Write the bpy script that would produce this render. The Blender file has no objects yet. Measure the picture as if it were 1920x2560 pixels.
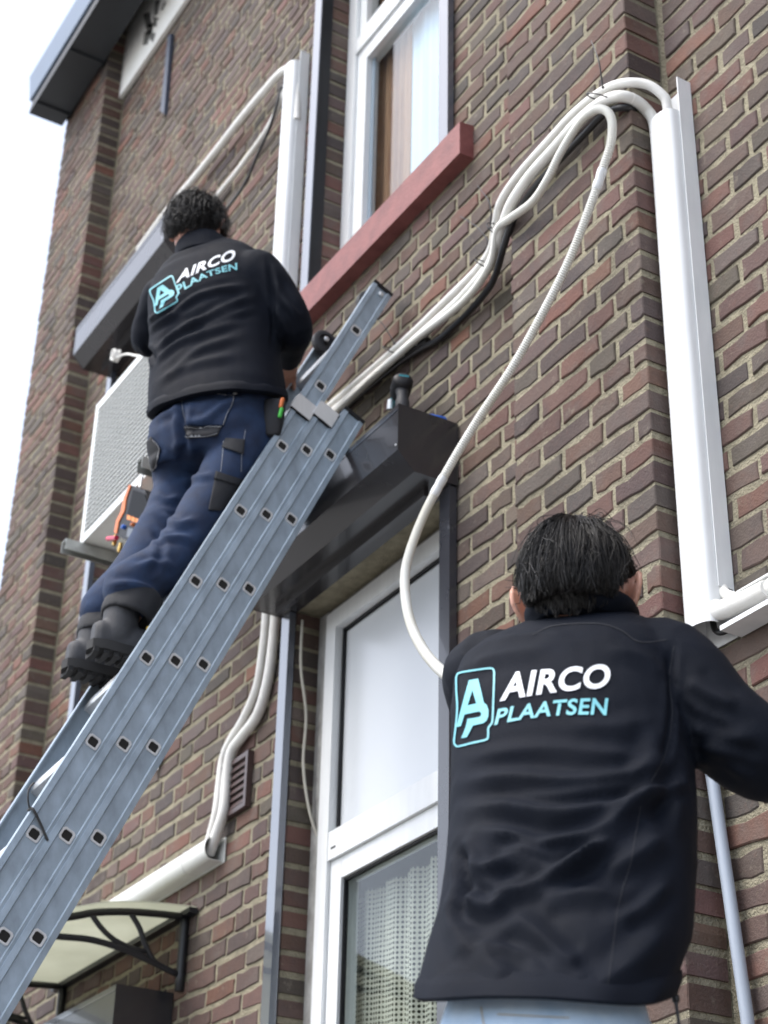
import bpy, bmesh, math, random
import numpy as np
from mathutils import Vector, Matrix
from mathutils.bvhtree import BVHTree
random.seed(7); rng = np.random.default_rng(7)
sc = bpy.context.scene
COL = sc.collection
R_ = math.radians

# ------------------------------------------------------------------ camera
# calibrated from the photograph's vanishing points; the camera is the origin, the pavement lies at z = GZ
W, H, CX, CY = 1920., 2560., 960., 1280.
VL = np.array([-2055., 3735.]); VU = np.array([1140., -6500.]); C0 = np.array([CX, CY])
F = math.sqrt(-float(np.dot(VL - C0, VU - C0)))
def _n(v): return v / np.linalg.norm(v)
_Z = _n(np.array([*(VU - C0), F])); _X = -_n(np.array([*(VL - C0), F]))
_Y = _n(np.cross(_Z, _X)); _X = np.cross(_Y, _Z)
RW = np.array([_X, _Y, _Z])
GZ = -0.5
S = 1920 / 1659.          # most points were read off a 1659 px wide view of the photograph
def ray(x, y): return RW @ _n(np.array([x - CX, y - CY, F]))
def at(x, y, axis, val):
    r = ray(x, y); return Vector(r * (val / r[axis]))
def dat(x, y, axis, val): return at(x * S, y * S, axis, val)
def deep(x, y, d):        # point on a pixel's ray at depth d along the view axis
    r = ray(x * S, y * S); return Vector(r * (d / float(r @ (RW @ np.array([0, 0, 1.])))))
def proj(P):
    v = RW.T @ np.asarray(P, float); return CX + F * v[0] / v[2], CY + F * v[1] / v[2], v[2]
cam = bpy.data.cameras.new('camera'); camo = bpy.data.objects.new('camera', cam); COL.objects.link(camo)
cam.sensor_fit = 'VERTICAL'; cam.sensor_height = 36; cam.sensor_width = 27
cam.lens = F / H * 36
cam.clip_start = 0.05; cam.clip_end = 2000
m = Matrix.Identity(4)
for i, ax in enumerate((RW[:, 0], -RW[:, 1], -RW[:, 2])):
    for k in range(3): m[k][i] = ax[k]
camo.matrix_world = m
cam.dof.use_dof = True; cam.dof.focus_distance = 3.3; cam.dof.aperture_fstop = 6.0
sc.camera = camo
sc.cycles.max_bounces = 6; sc.cycles.diffuse_bounces = 3; sc.cycles.glossy_bounces = 3; sc.cycles.transparent_max_bounces = 10; sc.cycles.caustics_reflective = False; sc.cycles.caustics_refractive = False

# ------------------------------------------------------------------ sky, sun, exposure
SUN_AZ, SUN_EL = R_(196), R_(58)     # azimuth measured from +Y towards +X: front-left of the facade
wd = bpy.data.worlds.new('World'); sc.world = wd; wd.use_nodes = True
nt = wd.node_tree; bg = nt.nodes['Background']
sky = nt.nodes.new('ShaderNodeTexSky'); sky.sky_type = 'NISHITA'; sky.sun_disc = False
sky.sun_elevation = SUN_EL; sky.sun_rotation = SUN_AZ; sky.air_density = 1.0; sky.dust_density = 3.0; sky.ozone_density = 1.0
hs = nt.nodes.new('ShaderNodeHueSaturation'); hs.inputs['Saturation'].default_value = 0.56
nt.links.new(sky.outputs[0], hs.inputs['Color']); nt.links.new(hs.outputs[0], bg.inputs[0])
bg.inputs[1].default_value = 0.15
sd = bpy.data.lights.new('sun', 'SUN'); sd.energy = 0.6; sd.angle = R_(35); sd.color = (1, .97, .92)
so = bpy.data.objects.new('sun', sd); COL.objects.link(so)
dirv = Vector((math.sin(SUN_AZ) * math.cos(SUN_EL), math.cos(SUN_AZ) * math.cos(SUN_EL), math.sin(SUN_EL)))
so.rotation_euler = (-dirv).to_track_quat('-Z', 'Y').to_euler()
sc.view_settings.view_transform = 'Standard'; sc.view_settings.look = 'None'
sc.view_settings.exposure = 1.52; sc.view_settings.gamma = 1.0; sc.view_settings.use_curve_mapping = False

# ------------------------------------------------------------------ helpers
def link(o, parent=None):
    COL.objects.link(o)
    if parent is not None: o.parent = parent
    return o
def tag(o, label, cat=None, group=None, kind=None):
    if label: o['label'] = label
    if cat: o['category'] = cat
    if group: o['group'] = group
    if kind: o['kind'] = kind
    return o
def thing(name, label, cat, loc=(0, 0, 0), group=None):
    o = bpy.data.objects.new(name, None); o.location = loc; o.empty_display_size = .05
    COL.objects.link(o); return tag(o, label, cat, group)
def finish(name, bm, mat, parent=None, smooth=False, bevel=0, seg=2):
    if bevel:
        bmesh.ops.bevel(bm, geom=[e for e in bm.edges if e.calc_face_angle(0) > .5], offset=bevel, segments=seg, affect='EDGES', clamp_overlap=True)
    bmesh.ops.recalc_face_normals(bm, faces=bm.faces)
    me = bpy.data.meshes.new(name); bm.to_mesh(me); bm.free()
    if mat is not None: me.materials.append(mat)
    o = bpy.data.objects.new(name, me); COL.objects.link(o)
    if smooth:
        for p in me.polygons: p.use_smooth = True
        me.set_sharp_from_angle(angle=R_(40))
    if parent is not None:
        o.parent = parent; o.matrix_parent_inverse = parent.matrix_basis.inverted()
    return o
def from_np(name, v, f, mat, parent=None, smooth=True, sharp=None):
    me = bpy.data.meshes.new(name); me.from_pydata([tuple(p) for p in v], [], [tuple(map(int, q)) for q in f]); me.update()
    if mat is not None: me.materials.append(mat)
    o = bpy.data.objects.new(name, me); COL.objects.link(o)
    if smooth:
        me.polygons.foreach_set('use_smooth', [True] * len(me.polygons))
        if sharp: me.set_sharp_from_angle(angle=R_(sharp))
    if parent is not None:
        o.parent = parent; o.matrix_parent_inverse = parent.matrix_basis.inverted()
    return o
def bx(bm, x0, x1, y0, y1, z0, z1):
    vs = [bm.verts.new((x, y, z)) for x in (x0, x1) for y in (y0, y1) for z in (z0, z1)]
    for q in ((0, 1, 3, 2), (4, 6, 7, 5), (0, 4, 5, 1), (2, 3, 7, 6), (0, 2, 6, 4), (1, 5, 7, 3)):
        bm.faces.new([vs[i] for i in q])
def box(name, mat, parent, x0, x1, y0, y1, z0, z1, bevel=.002):
    bm = bmesh.new(); bx(bm, x0, x1, y0, y1, z0, z1); return finish(name, bm, mat, parent, bevel=bevel)
def prism(name, pts, d, mat, parent=None, bevel=0, smooth=False):
    """closed polygon (3-D points) swept along vector d"""
    bm = bmesh.new(); a = [bm.verts.new(p) for p in pts]; b = [bm.verts.new(Vector(p) + Vector(d)) for p in pts]
    bm.faces.new(a); bm.faces.new(b[::-1]); n = len(a)
    for i in range(n): bm.faces.new((a[i], b[i], b[(i + 1) % n], a[(i + 1) % n]))
    return finish(name, bm, mat, parent, bevel=bevel, smooth=smooth)
def plate(name, px, Y, t, mat, parent=None, bevel=.001):
    """outline read off the photograph (1659 view), lying in the plane y = Y, with thickness t"""
    return prism(name, [dat(x, y, 1, Y) for x, y in px], (0, t, 0), mat, parent, bevel=bevel)
def crom(pts, n=10):
    P = [Vector(p) for p in pts]; P = [P[0] * 2 - P[1]] + P + [P[-1] * 2 - P[-2]]; out = []
    for i in range(1, len(P) - 2):
        a, b, c, d = P[i - 1:i + 3]
        for k in range(n):
            t = k / n
            out.append(.5 * ((2 * b) + (c - a) * t + (2 * a - 5 * b + 4 * c - d) * t * t + (3 * b - a - 3 * c + d) * t ** 3))
    out.append(P[-2]); return out
def resample(pts, step):
    out = [pts[0].copy()]; acc = 0
    for a, b in zip(pts, pts[1:]):
        L = (b - a).length
        if L < 1e-9: continue
        while acc + L >= step:
            f = (step - acc) / L; a = a.lerp(b, f); out.append(a.copy()); L = (b - a).length; acc = 0
            if L < 1e-9: break
        acc += L
    return out
def tube_np(pts, rad, n=12, cap=True):
    """rad: number or list"""
    P = [Vector(p) for p in pts]; m_ = len(P); rr = rad if hasattr(rad, '__len__') else [rad] * m_
    up = Vector((0, 0, 1)); v = []; f = []; prev = None
    for i in range(m_):
        t = (P[min(i + 1, m_ - 1)] - P[max(i - 1, 0)]).normalized()
        if prev is None:
            s = t.cross(up); s = s if s.length > .05 else t.cross(Vector((1, 0, 0)))
        else: s = prev - t * prev.dot(t)
        s.normalize(); prev = s; q = t.cross(s)
        for k in range(n):
            a = 2 * math.pi * k / n; v.append(P[i] + (s * math.cos(a) + q * math.sin(a)) * rr[i])
    for i in range(m_ - 1):
        for k in range(n):
            k2 = (k + 1) % n; f.append((i * n + k, i * n + k2, (i + 1) * n + k2, (i + 1) * n + k))
    if cap: f.append(tuple(range(n))[::-1]); f.append(tuple(range((m_ - 1) * n, m_ * n)))
    return v, f
def tube(name, pts, rad, mat, parent=None, n=12):
    v, f = tube_np(pts, rad, n); return from_np(name, v, f, mat, parent, True, 50)
def merge(parts):
    V = []; Fc = []; o = 0
    for v, f in parts:
        V += list(v); Fc += [tuple(i + o for i in q) for q in f]; o += len(v)
    return V, Fc
def lathe(name, prof, axis_o, axis_d, mat, parent=None, n=20):
    """prof: (distance along axis, radius)"""
    d = Vector(axis_d).normalized(); s = d.orthogonal().normalized(); q = d.cross(s); v = []; f = []
    for h, r in prof:
        for k in range(n):
            a = 2 * math.pi * k / n; v.append(Vector(axis_o) + d * h + (s * math.cos(a) + q * math.sin(a)) * r)
    for i in range(len(prof) - 1):
        for k in range(n):
            k2 = (k + 1) % n; f.append((i * n + k, i * n + k2, (i + 1) * n + k2, (i + 1) * n + k))
    f.append(tuple(range(n))[::-1]); f.append(tuple(range((len(prof) - 1) * n, len(prof) * n)))
    bm = bmesh.new(); vs = [bm.verts.new(p) for p in v]
    for q_ in f:
        try: bm.faces.new([vs[i] for i in q_])
        except ValueError: pass
    return finish(name, bm, mat, parent, smooth=True)

# ------------------------------------------------------------------ materials
MT = {}
def mat(name, col, rough=.5, metal=0., var=.0, vscale=8., bump=0., bscale=60., spec=.5, col2=None, coat=0., sheen=0., stretch=None, alpha=None):
    if name in MT: return MT[name]
    mm = bpy.data.materials.new(name); mm.use_nodes = True; t = mm.node_tree; b = t.nodes['Principled BSDF']
    b.inputs['Base Color'].default_value = (*col, 1); b.inputs['Roughness'].default_value = rough; b.inputs['Metallic'].default_value = metal
    b.inputs['Specular IOR Level'].default_value = spec; b.inputs['Coat Weight'].default_value = coat; b.inputs['Sheen Weight'].default_value = sheen
    g = t.nodes.new('ShaderNodeNewGeometry'); src = g.outputs['Position']
    if stretch:
        mp = t.nodes.new('ShaderNodeMapping'); mp.inputs['Scale'].default_value = stretch; t.links.new(src, mp.inputs[0]); src = mp.outputs[0]
    if var or col2:
        n_ = t.nodes.new('ShaderNodeTexNoise'); n_.inputs['Scale'].default_value = vscale; n_.inputs['Detail'].default_value = 6; n_.inputs['Roughness'].default_value = .6
        t.links.new(src, n_.inputs['Vector'])
        rp = t.nodes.new('ShaderNodeValToRGB'); rp.color_ramp.elements[0].position = .3; rp.color_ramp.elements[1].position = .72
        c2 = col2 or tuple(min(1, c * (1 + var)) for c in col); c1 = col if col2 else tuple(c * (1 - var) for c in col)
        rp.color_ramp.elements[0].color = (*c1, 1); rp.color_ramp.elements[1].color = (*c2, 1)
        t.links.new(n_.outputs[0], rp.inputs[0]); t.links.new(rp.outputs[0], b.inputs['Base Color'])
        mr = t.nodes.new('ShaderNodeMapRange'); mr.inputs[3].default_value = max(0, rough - .08); mr.inputs[4].default_value = min(1, rough + .08)
        t.links.new(n_.outputs[0], mr.inputs[0]); t.links.new(mr.outputs[0], b.inputs['Roughness'])
    if bump:
        n2 = t.nodes.new('ShaderNodeTexNoise'); n2.inputs['Scale'].default_value = bscale; n2.inputs['Detail'].default_value = 5; t.links.new(src, n2.inputs['Vector'])
        bp = t.nodes.new('ShaderNodeBump'); bp.inputs['Strength'].default_value = bump; bp.inputs['Distance'].default_value = .004
        t.links.new(n2.outputs[0], bp.inputs['Height']); t.links.new(bp.outputs[0], b.inputs['Normal'])
    MT[name] = mm; return mm

def brick_mat(name, from_attr):
    mm = bpy.data.materials.new(name); mm.use_nodes = True; t = mm.node_tree; b = t.nodes['Principled BSDF']; L = t.links.new
    if from_attr:
        a = t.nodes.new('ShaderNodeAttribute'); a.attribute_name = 'tone'; base = a.outputs['Color']
    else:
        a = t.nodes.new('ShaderNodeObjectInfo'); base = a.outputs['Color']
    g = t.nodes.new('ShaderNodeNewGeometry'); pos = g.outputs['Position']
    def noise(s, d=6, r=.6):
        n_ = t.nodes.new('ShaderNodeTexNoise'); n_.inputs['Scale'].default_value = s; n_.inputs['Detail'].default_value = d; n_.inputs['Roughness'].default_value = r
        L(pos, n_.inputs['Vector']); return n_.outputs[0]
    def ramp(x, p0, p1):
        r = t.nodes.new('ShaderNodeMapRange'); r.inputs[1].default_value = p0; r.inputs[2].default_value = p1; L(x, r.inputs[0]); return r.outputs[0]
    def mix(fac, A, B, k=1.):
        mx = t.nodes.new('ShaderNodeMix'); mx.data_type = 'RGBA'
        if k != 1.:
            mu = t.nodes.new('ShaderNodeMath'); mu.operation = 'MULTIPLY'; mu.inputs[1].default_value = k; L(fac, mu.inputs[0]); fac = mu.outputs[0]
        L(fac, mx.inputs[0])
        for i, q in ((6, A), (7, B)):
            if isinstance(q, tuple): mx.inputs[i].default_value = (*q, 1)
            else: L(q, mx.inputs[i])
        return mx.outputs[2]
    n1, n2, n3 = noise(14), noise(55), noise(7, 3); big = noise(1.3, 5, .65)
    c = mix(ramp(n1, .48, .72), base, (.058, .046, .046), .5)       # burnt dark patches
    c = mix(ramp(n3, .52, .75), c, (.168, .142, .122), .40)             # pale bloom
    c = mix(ramp(n2, .55, .8), c, (.20, .085, .055), .2)               # reddish flecks
    c = mix(ramp(noise(32, 5, .7), .60, .70), c, (.25, .22, .17), .38)  # smeared mortar
    c = mix(ramp(big, .50, .72), c, (.048, .040, .038), .36)            # soot
    c = mix(ramp(noise(210, 2), .68, .8), c, (.34, .29, .22), .5)      # mortar dust
    L(c, b.inputs['Base Color']); b.inputs['Roughness'].default_value = .82; b.inputs['Specular IOR Level'].default_value = .35
    ad = t.nodes.new('ShaderNodeMath'); ad.operation = 'ADD'; L(n2, ad.inputs[0]); L(noise(160, 3), ad.inputs[1])
    bp = t.nodes.new('ShaderNodeBump'); bp.inputs['Strength'].default_value = .55; bp.inputs['Distance'].default_value = .004
    L(ad.outputs[0], bp.inputs['Height']); L(bp.outputs[0], b.inputs['Normal'])
    return mm
M_BRICK = brick_mat('brick_single', False); M_BRICKS = brick_mat('brick_field', True)
def mortar_mat():
    mm = mat('mortar', (.205, .186, .134), .92, col2=(.365, .333, .242), vscale=26, bump=1.0, bscale=150, spec=.2); t = mm.node_tree; b = t.nodes['Principled BSDF']
    src = b.inputs['Base Color'].links[0].from_socket; mx = t.nodes.new('ShaderNodeMix'); mx.data_type = 'RGBA'; n_ = t.nodes.new('ShaderNodeTexNoise'); n_.inputs['Scale'].default_value = 1.6; n_.inputs['Detail'].default_value = 7
    g = t.nodes.new('ShaderNodeNewGeometry'); t.links.new(g.outputs['Position'], n_.inputs['Vector']); r = t.nodes.new('ShaderNodeMapRange'); r.inputs[1].default_value = .48; r.inputs[2].default_value = .75; r.inputs[4].default_value = .5
    t.links.new(n_.outputs[0], r.inputs[0]); t.links.new(r.outputs[0], mx.inputs[0]); t.links.new(src, mx.inputs[6]); mx.inputs[7].default_value = (.12, .108, .085, 1); t.links.new(mx.outputs[2], b.inputs['Base Color'])
    for q in t.nodes:
        if q.type == 'BUMP': q.inputs['Distance'].default_value = .009
    return mm
M_MORTAR = mortar_mat()
M_ANTH = mat('anthracite_aluminium', (.028, .027, .030), .26, metal=.0, var=.2, vscale=3, bump=.03, bscale=20, spec=.6, coat=.25)
M_RAIL = mat('rail_aluminium', (.075, .085, .11), .2, var=.08, vscale=4, spec=1., coat=.8)  # anthracite rail with the sky's blue reflection put into its colour
M_RAILD = mat('dark_rail_aluminium', (.036, .037, .045), .28, var=.1, vscale=4, spec=.6, coat=.35)  # darker copy of the rail, no sky reflection painted in
M_PVC = mat('white_pvc', (.76, .78, .79), .34, col2=(.66, .68, .69), vscale=9, spec=.5, bump=.04, bscale=40, stretch=(2.5, 2.5, .5))
M_PVCD = mat('weathered_white_pvc', (.70, .71, .70), .38, col2=(.60, .61, .57), vscale=6, spec=.45)
M_FOAM = mat('white_foam_lagging', (.77, .77, .75), .6, col2=(.67, .66, .62), vscale=18, bump=.25, bscale=300)
M_HOSE = mat('ribbed_hose', (.72, .73, .71), .5, col2=(.62, .61, .54), vscale=7)
M_BLACKCABLE = mat('black_cable', (.012, .012, .014), .38, spec=.5)
M_TIE = mat('zip_tie', (.015, .015, .016), .45)
M_SILL = mat('oxblood_paint', (.155, .045, .043), .6, col2=(.255, .088, .082), vscale=14, bump=.5, bscale=90)
M_STEEL = mat('galvanised_steel', (.42, .43, .41), .42, metal=.6, var=.18, vscale=12, bump=.05)
M_ALU = mat('brushed_aluminium', (.68, .70, .72), .34, metal=.45, var=.08, vscale=30, stretch=(1, 1, .1))
M_LADDER = mat('ladder_aluminium', (.315, .385, .455), .42, metal=.3, var=.2, vscale=12, bump=.06, bscale=200, spec=.6, stretch=(6, 2, 1))
M_BLACKP = mat('black_plastic', (.012, .012, .014), .5, var=.2, vscale=40, bump=.08, bscale=300, spec=.25)
M_RUBBER = mat('black_rubber', (.02, .021, .025), .62, var=.25, vscale=30, bump=.15, bscale=200)
M_DARK = mat('dark_hollow', (.010, .009, .008), .9)  # black stands in for shade inside rung ends, vent and drain slot
M_TEALP = mat('teal_plastic', (.02, .20, .24), .4)
M_ORANGE = mat('orange_plastic', (.62, .16, .035), .45)
M_BRASS = mat('brass', (.60, .40, .14), .28, metal=1.)
M_REDP = mat('pink_red_plastic', (.55, .025, .08), .4)
M_BLUEP = mat('blue_plastic', (.02, .11, .48), .4)
M_ROOFD = mat('dark_soffit_paint', (.018, .022, .026), .5, var=.3, vscale=4)
M_ZINC = mat('zinc_sheet', (.15, .20, .28), .5, metal=.0, var=.1, vscale=3)
M_PLASTER = mat('white_board', (.82, .82, .79), .7, var=.05, vscale=6, bump=.1)
M_INK = mat('faded_black_paint', (.05, .05, .05), .8, col2=(.22, .22, .21), vscale=30)
M_PANEL = mat('white_infill_panel', (.62, .65, .68), .22, var=.03, vscale=1.2, spec=.6)
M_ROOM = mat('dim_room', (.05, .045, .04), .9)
M_CURTAINB = mat('brown_curtain', (.32, .16, .09), .85, col2=(.45, .26, .15), vscale=14, stretch=(8, 1, .4))
M_CURTAINW = mat('pale_blue_blind', (.50, .66, .86), .7, col2=(.72, .83, .93), vscale=3, stretch=(10, 1, .3))
M_PIPEGREY = mat('grey_conduit', (.36, .41, .48), .4, col2=(.28, .32, .38), vscale=22, stretch=(1, 1, .2))
M_VENT = mat('brown_plastic', (.07, .045, .043), .4, var=.15, vscale=20)
M_PAVE = mat('pavement_grey', (.20, .195, .185), .9, col2=(.27, .262, .25), vscale=4, bump=.4, bscale=40)
M_TILE = mat('roof_tile', (.10, .05, .04), .8, var=.2, vscale=5)
M_OLDPLASTER = mat('old_render_strip', (.22, .215, .20), .9, col2=(.42, .42, .41), vscale=14, bump=.8, bscale=60)

def glass_mat():
    mm = bpy.data.materials.new('window_glass'); mm.use_nodes = True; t = mm.node_tree; t.nodes.remove(t.nodes['Principled BSDF']); L = t.links.new
    o = t.nodes['Material Output']; tr = t.nodes.new('ShaderNodeBsdfTransparent'); tr.inputs[0].default_value = (.90, .93, .93, 1)
    gl = t.nodes.new('ShaderNodeBsdfGlossy'); gl.inputs['Roughness'].default_value = .02; mx = t.nodes.new('ShaderNodeMixShader')
    g = t.nodes.new('ShaderNodeNewGeometry'); dt = t.nodes.new('ShaderNodeVectorMath'); dt.operation = 'DOT_PRODUCT'; L(g.outputs['Incoming'], dt.inputs[0]); L(g.outputs['Normal'], dt.inputs[1])
    def mth(op, x, y=None):
        n_ = t.nodes.new('ShaderNodeMath'); n_.operation = op
        for i, q in enumerate((x, y)):
            if q is None: continue
            if isinstance(q, (int, float)): n_.inputs[i].default_value = q
            else: L(q, n_.inputs[i])
        return n_.outputs[0]
    fr = mth('ADD', mth('MULTIPLY', mth('POWER', mth('SUBTRACT', 1., mth('ABSOLUTE', dt.outputs['Value'])), 5.), .96), .035)   # Schlick
    L(fr, mx.inputs[0]); L(tr.outputs[0], mx.inputs[1]); L(gl.outputs[0], mx.inputs[2]); L(mx.outputs[0], o.inputs[0])
    return mm
M_GLASS = glass_mat()
def lace_mat():
    mm = bpy.data.materials.new('crochet_lace'); mm.use_nodes = True; t = mm.node_tree; b = t.nodes['Principled BSDF']; L = t.links.new
    b.inputs['Base Color'].default_value = (.58, .56, .47, 1); b.inputs['Roughness'].default_value = .9
    a = t.nodes.new('ShaderNodeAttribute'); a.attribute_name = 'uvw'; sx = t.nodes.new('ShaderNodeSeparateXYZ'); L(a.outputs['Vector'], sx.inputs[0])
    def wave(o):
        m1 = t.nodes.new('ShaderNodeMath'); m1.operation = 'MULTIPLY'; m1.inputs[1].default_value = 2 * math.pi / .0145; L(o, m1.inputs[0])
        m2 = t.nodes.new('ShaderNodeMath'); m2.operation = 'SINE'; L(m1.outputs[0], m2.inputs[0]); return m2.outputs[0]
    ad = t.nodes.new('ShaderNodeMath'); ad.operation = 'ADD'; L(wave(sx.outputs[0]), ad.inputs[0]); L(wave(sx.outputs[2]), ad.inputs[1])
    gt = t.nodes.new('ShaderNodeMath'); gt.operation = 'LESS_THAN'; gt.inputs[1].default_value = .55; L(ad.outputs[0], gt.inputs[0])
    L(gt.outputs[0], b.inputs['Alpha'])
    return mm
M_LACE = lace_mat()
# ------------------------------------------------------------------ ground
PIL, WALL = 2.24, 2.35            # y of the pilaster fronts and of the wall faces between them
XC, XPL = -2.655, -3.20           # right pilaster: its right corner and its left edge
XLP, XEND = -6.945, -7.55         # left pilaster
HC = .0658                        # one brick course
bm = bmesh.new(); bmesh.ops.create_grid(bm, x_segments=2, y_segments=2, size=400); bmesh.ops.translate(bm, verts=bm.verts, vec=(0, 0, GZ))
tag(finish('pavement', bm, M_PAVE), None, kind='structure')
# ------------------------------------------------------------------ the brick house
house = thing('brick_house', 'old brown brick house front with pilasters and pale sandy mortar', 'house', (-4.5, 2.4, GZ))
TOP = 7.6
# openings in the wall face: x0, x1, z0, z1
OP_UP = (-4.60, -3.69, 3.80, 5.75); OP_LOW = (-4.60, -3.69, .45, 2.56); OP_UL = (-6.58, -5.66, 2.35, 4.62); OP_DOOR = (-6.30, -5.40, GZ, 1.32)
OPEN = [OP_UP, OP_LOW, OP_UL, OP_DOOR]
REC = .0045
def rects(x0, x1, z0, z1, holes):
    xs = sorted({x0, x1, *[h[i] for h in holes for i in (0, 1) if x0 < h[i] < x1]}); zs = sorted({z0, z1, *[h[i] for h in holes for i in (2, 3) if z0 < h[i] < z1]})
    for a, b in zip(xs, xs[1:]):
        for c, d in zip(zs, zs[1:]):
            mx, mz = (a + b) / 2, (c + d) / 2
            if not any(h[0] < mx < h[1] and h[2] < mz < h[3] for h in holes): yield a, b, c, d
def mortar(name, x0, x1, y, z0, z1, holes, depth, step=.05):
    """subdivided, slightly uneven mortar bed, with jambs round the openings"""
    bm = bmesh.new(); holes = [(h[0] - .005, h[1] + .005, h[2] - .005, h[3] + .005) for h in holes]
    for a, b, c, d in rects(x0, x1, z0, z1, holes): bx(bm, a, b, y, y + depth, c, d)
    bmesh.ops.remove_doubles(bm, verts=bm.verts, dist=1e-4)
    seen = {}
    for f in bm.faces: seen.setdefault(tuple(round(q, 4) for q in f.calc_center_median()), []).append(f)
    bmesh.ops.delete(bm, geom=[f for fs in seen.values() if len(fs) > 1 for f in fs], context='FACES')
    return finish(name, bm, M_MORTAR, house)
wall_l = mortar('wall', XLP, XPL + .02, WALL + REC, GZ, TOP, OPEN, .27)
wall_r = mortar('wall', XC - .02, 1.6, WALL + REC, GZ, TOP, [], .27)
pil_r = mortar('pilaster', XPL + .004, XC - .004, PIL + REC, GZ, TOP, [], .3)
pil_l = mortar('pilaster', XEND + .004, XLP - .004, PIL + REC, GZ, TOP, [], .3)
# --- bricks
HD, ST = .099, .190
def variant(deep_):
    """unit brick: x 0..1, z 0..1 filled by scaling; y in metres from the face (0) inwards; ten-point uneven outline"""
    j = lambda a: random.uniform(-a, a)
    o = [(0 + j(.014), 0 + j(.10)), (.34 + j(.08), 0 + j(.085)), (.68 + j(.08), 0 + j(.085)), (1 + j(.014), 0 + j(.10)), (1 + j(.014), .5 + j(.1)),
         (1 + j(.014), 1 + j(.10)), (.66 + j(.08), 1 + j(.085)), (.32 + j(.08), 1 + j(.085)), (0 + j(.014), 1 + j(.10)), (0 + j(.014), .5 + j(.1))]
    return o
VAR = [variant(0) for _ in range(28)]
def brick_geo(o, l, h, depth, bev=.0028, tilt=0.):
    n = len(o); c = (sum(p[0] for p in o) / n * l, sum(p[1] for p in o) / n * h); ring = [(p[0] * l, p[1] * h) for p in o]; V = []
    for p in ring:                                   # front face, drawn in by the worn arris
        dx, dz = c[0] - p[0], c[1] - p[1]
        V.append((p[0] + math.copysign(min(bev, abs(dx)), dx), tilt * (p[1] / h - .5), p[1] + math.copysign(min(bev, abs(dz)), dz)))
    V += [(x, bev, z) for x, z in ring] + [(x, depth, z) for x, z in ring]
    Fc = [tuple(range(n))]
    for a in (0, n):
        for i in range(n): k = (i + 1) % n; Fc.append((a + i, a + n + i, a + n + k, a + k))
    return V, Fc
TONES = [((0.0918, 0.0623, 0.0536), 7), ((0.1103, 0.0664, 0.0547), 6.5), ((0.1302, 0.0692, 0.0552), 4), ((0.1013, 0.0790, 0.0678), 3), ((0.0667, 0.0528, 0.0483), 3.5), ((0.1454, 0.0715, 0.0533), 1.3), ((0.0815, 0.0663, 0.0553), 3)]
def tone():
    t = random.choices([q[0] for q in TONES], [q[1] for q in TONES])[0]; k = random.uniform(.82, 1.2)
    return tuple(c * k * random.uniform(.94, 1.06) for c in t)
BR = []      # (x, z, length, height, y face, depth, wall object, mirrored)
def lay(x0, x1, y, holes, owner, quoin_l=False, quoin_r=False, zmin=GZ, zmax=TOP):
    """wild bond: stretchers and headers mixed, joints kept apart from those of the course below"""
    prev = []
    r0 = int(math.floor(zmin / HC)) - 1
    for r in range(r0, int(zmax / HC) + 1):
        z = r * HC; jb = .0160
        if z + HC * .5 < zmin: continue
        spans = [(x0, x1, quoin_l, quoin_r)]
        for h in holes:
            if h[2] < z + HC / 2 < h[3]:
                ns = []
                for a, b, qa, qb in spans:
                    if h[0] > a and h[1] < b: ns += [(a, h[0], qa, True), (h[1], b, True, qb)]
                    else: ns.append((a, b, qa, qb))
                spans = ns
        joints = []
        for a, b, qa, qb in spans:
            x = a; first = True; L0 = HD if r % 2 else ST
            while x < b - .02:
                rest = b - x
                cand = [L0] if first else random.sample([ST, HD, .150, HD], 4)
                ok = None
                for L in cand:
                    e = x + L + jb
                    if abs(rest - L) < .03 or rest - L - jb > .05 or rest <= L:
                        if first or all(abs(e - q) > .032 for q in prev): ok = L; break
                if ok is None: ok = random.choice((HD, ST, .15))
                if rest - ok - jb < .055: ok = rest if rest < .26 else rest / 2 - jb / 2
                jt = random.uniform(-.002, .002); hh = HC - random.uniform(.0135, .0200)
                end = x + ok >= b - .02
                xa = x if first and qa else x + jb / 2 + jt; xb = b if end and qb else min(b, x + ok + jb) - jb / 2
                if end and not qb: xb = b - jb / 2
                dpt = .108 if ((first and qa) or (end and qb)) else .03
                if xb - xa > .02:
                    BR.append((xa, z + (HC - hh) / 2 + random.uniform(-.0012, .0012), xb - xa, hh, y + random.uniform(-.0020, .0022), dpt, owner))
                joints.append(x + ok + jb); x += ok + jb; first = False
        prev = joints
lay(XLP + .012, XPL, WALL, OPEN, wall_l)
lay(XC + .014, 1.5, WALL, [], wall_r)
lay(XPL, XC, PIL, [], pil_r, True, True)
lay(XEND, XLP, PIL, [], pil_l, True, True)
def area(b):
    x, z, l, h, y, d, _ = b
    p = [proj((x + a * l, y, z + c * h)) for a, c in ((0, 0), (1, 0), (1, 1), (0, 1))]
    if any(q[2] <= .2 for q in p): return 0
    cx, cy = sum(q[0] for q in p) / 4, sum(q[1] for q in p) / 4
    if not (0 < cx < W and 0 < cy < H): return 0
    dx, dy = cx / S, cy / S                       # hidden behind the near man or the pipes' trunking
    if 985 < dx < 1480 and dy > 1380: return 0
    if 1130 < dx < 1372 and 1125 < dy <= 1380: return 0
    if dx > 1490 and 1480 < dy < 1660: return 0
    return abs(sum(p[i][0] * p[(i + 1) % 4][1] - p[(i + 1) % 4][0] * p[i][1] for i in range(4))) / 2
order = sorted(range(len(BR)), key=lambda i: -area(BR[i])); single = set(order[:300])
shared = {}
field = {}
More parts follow.
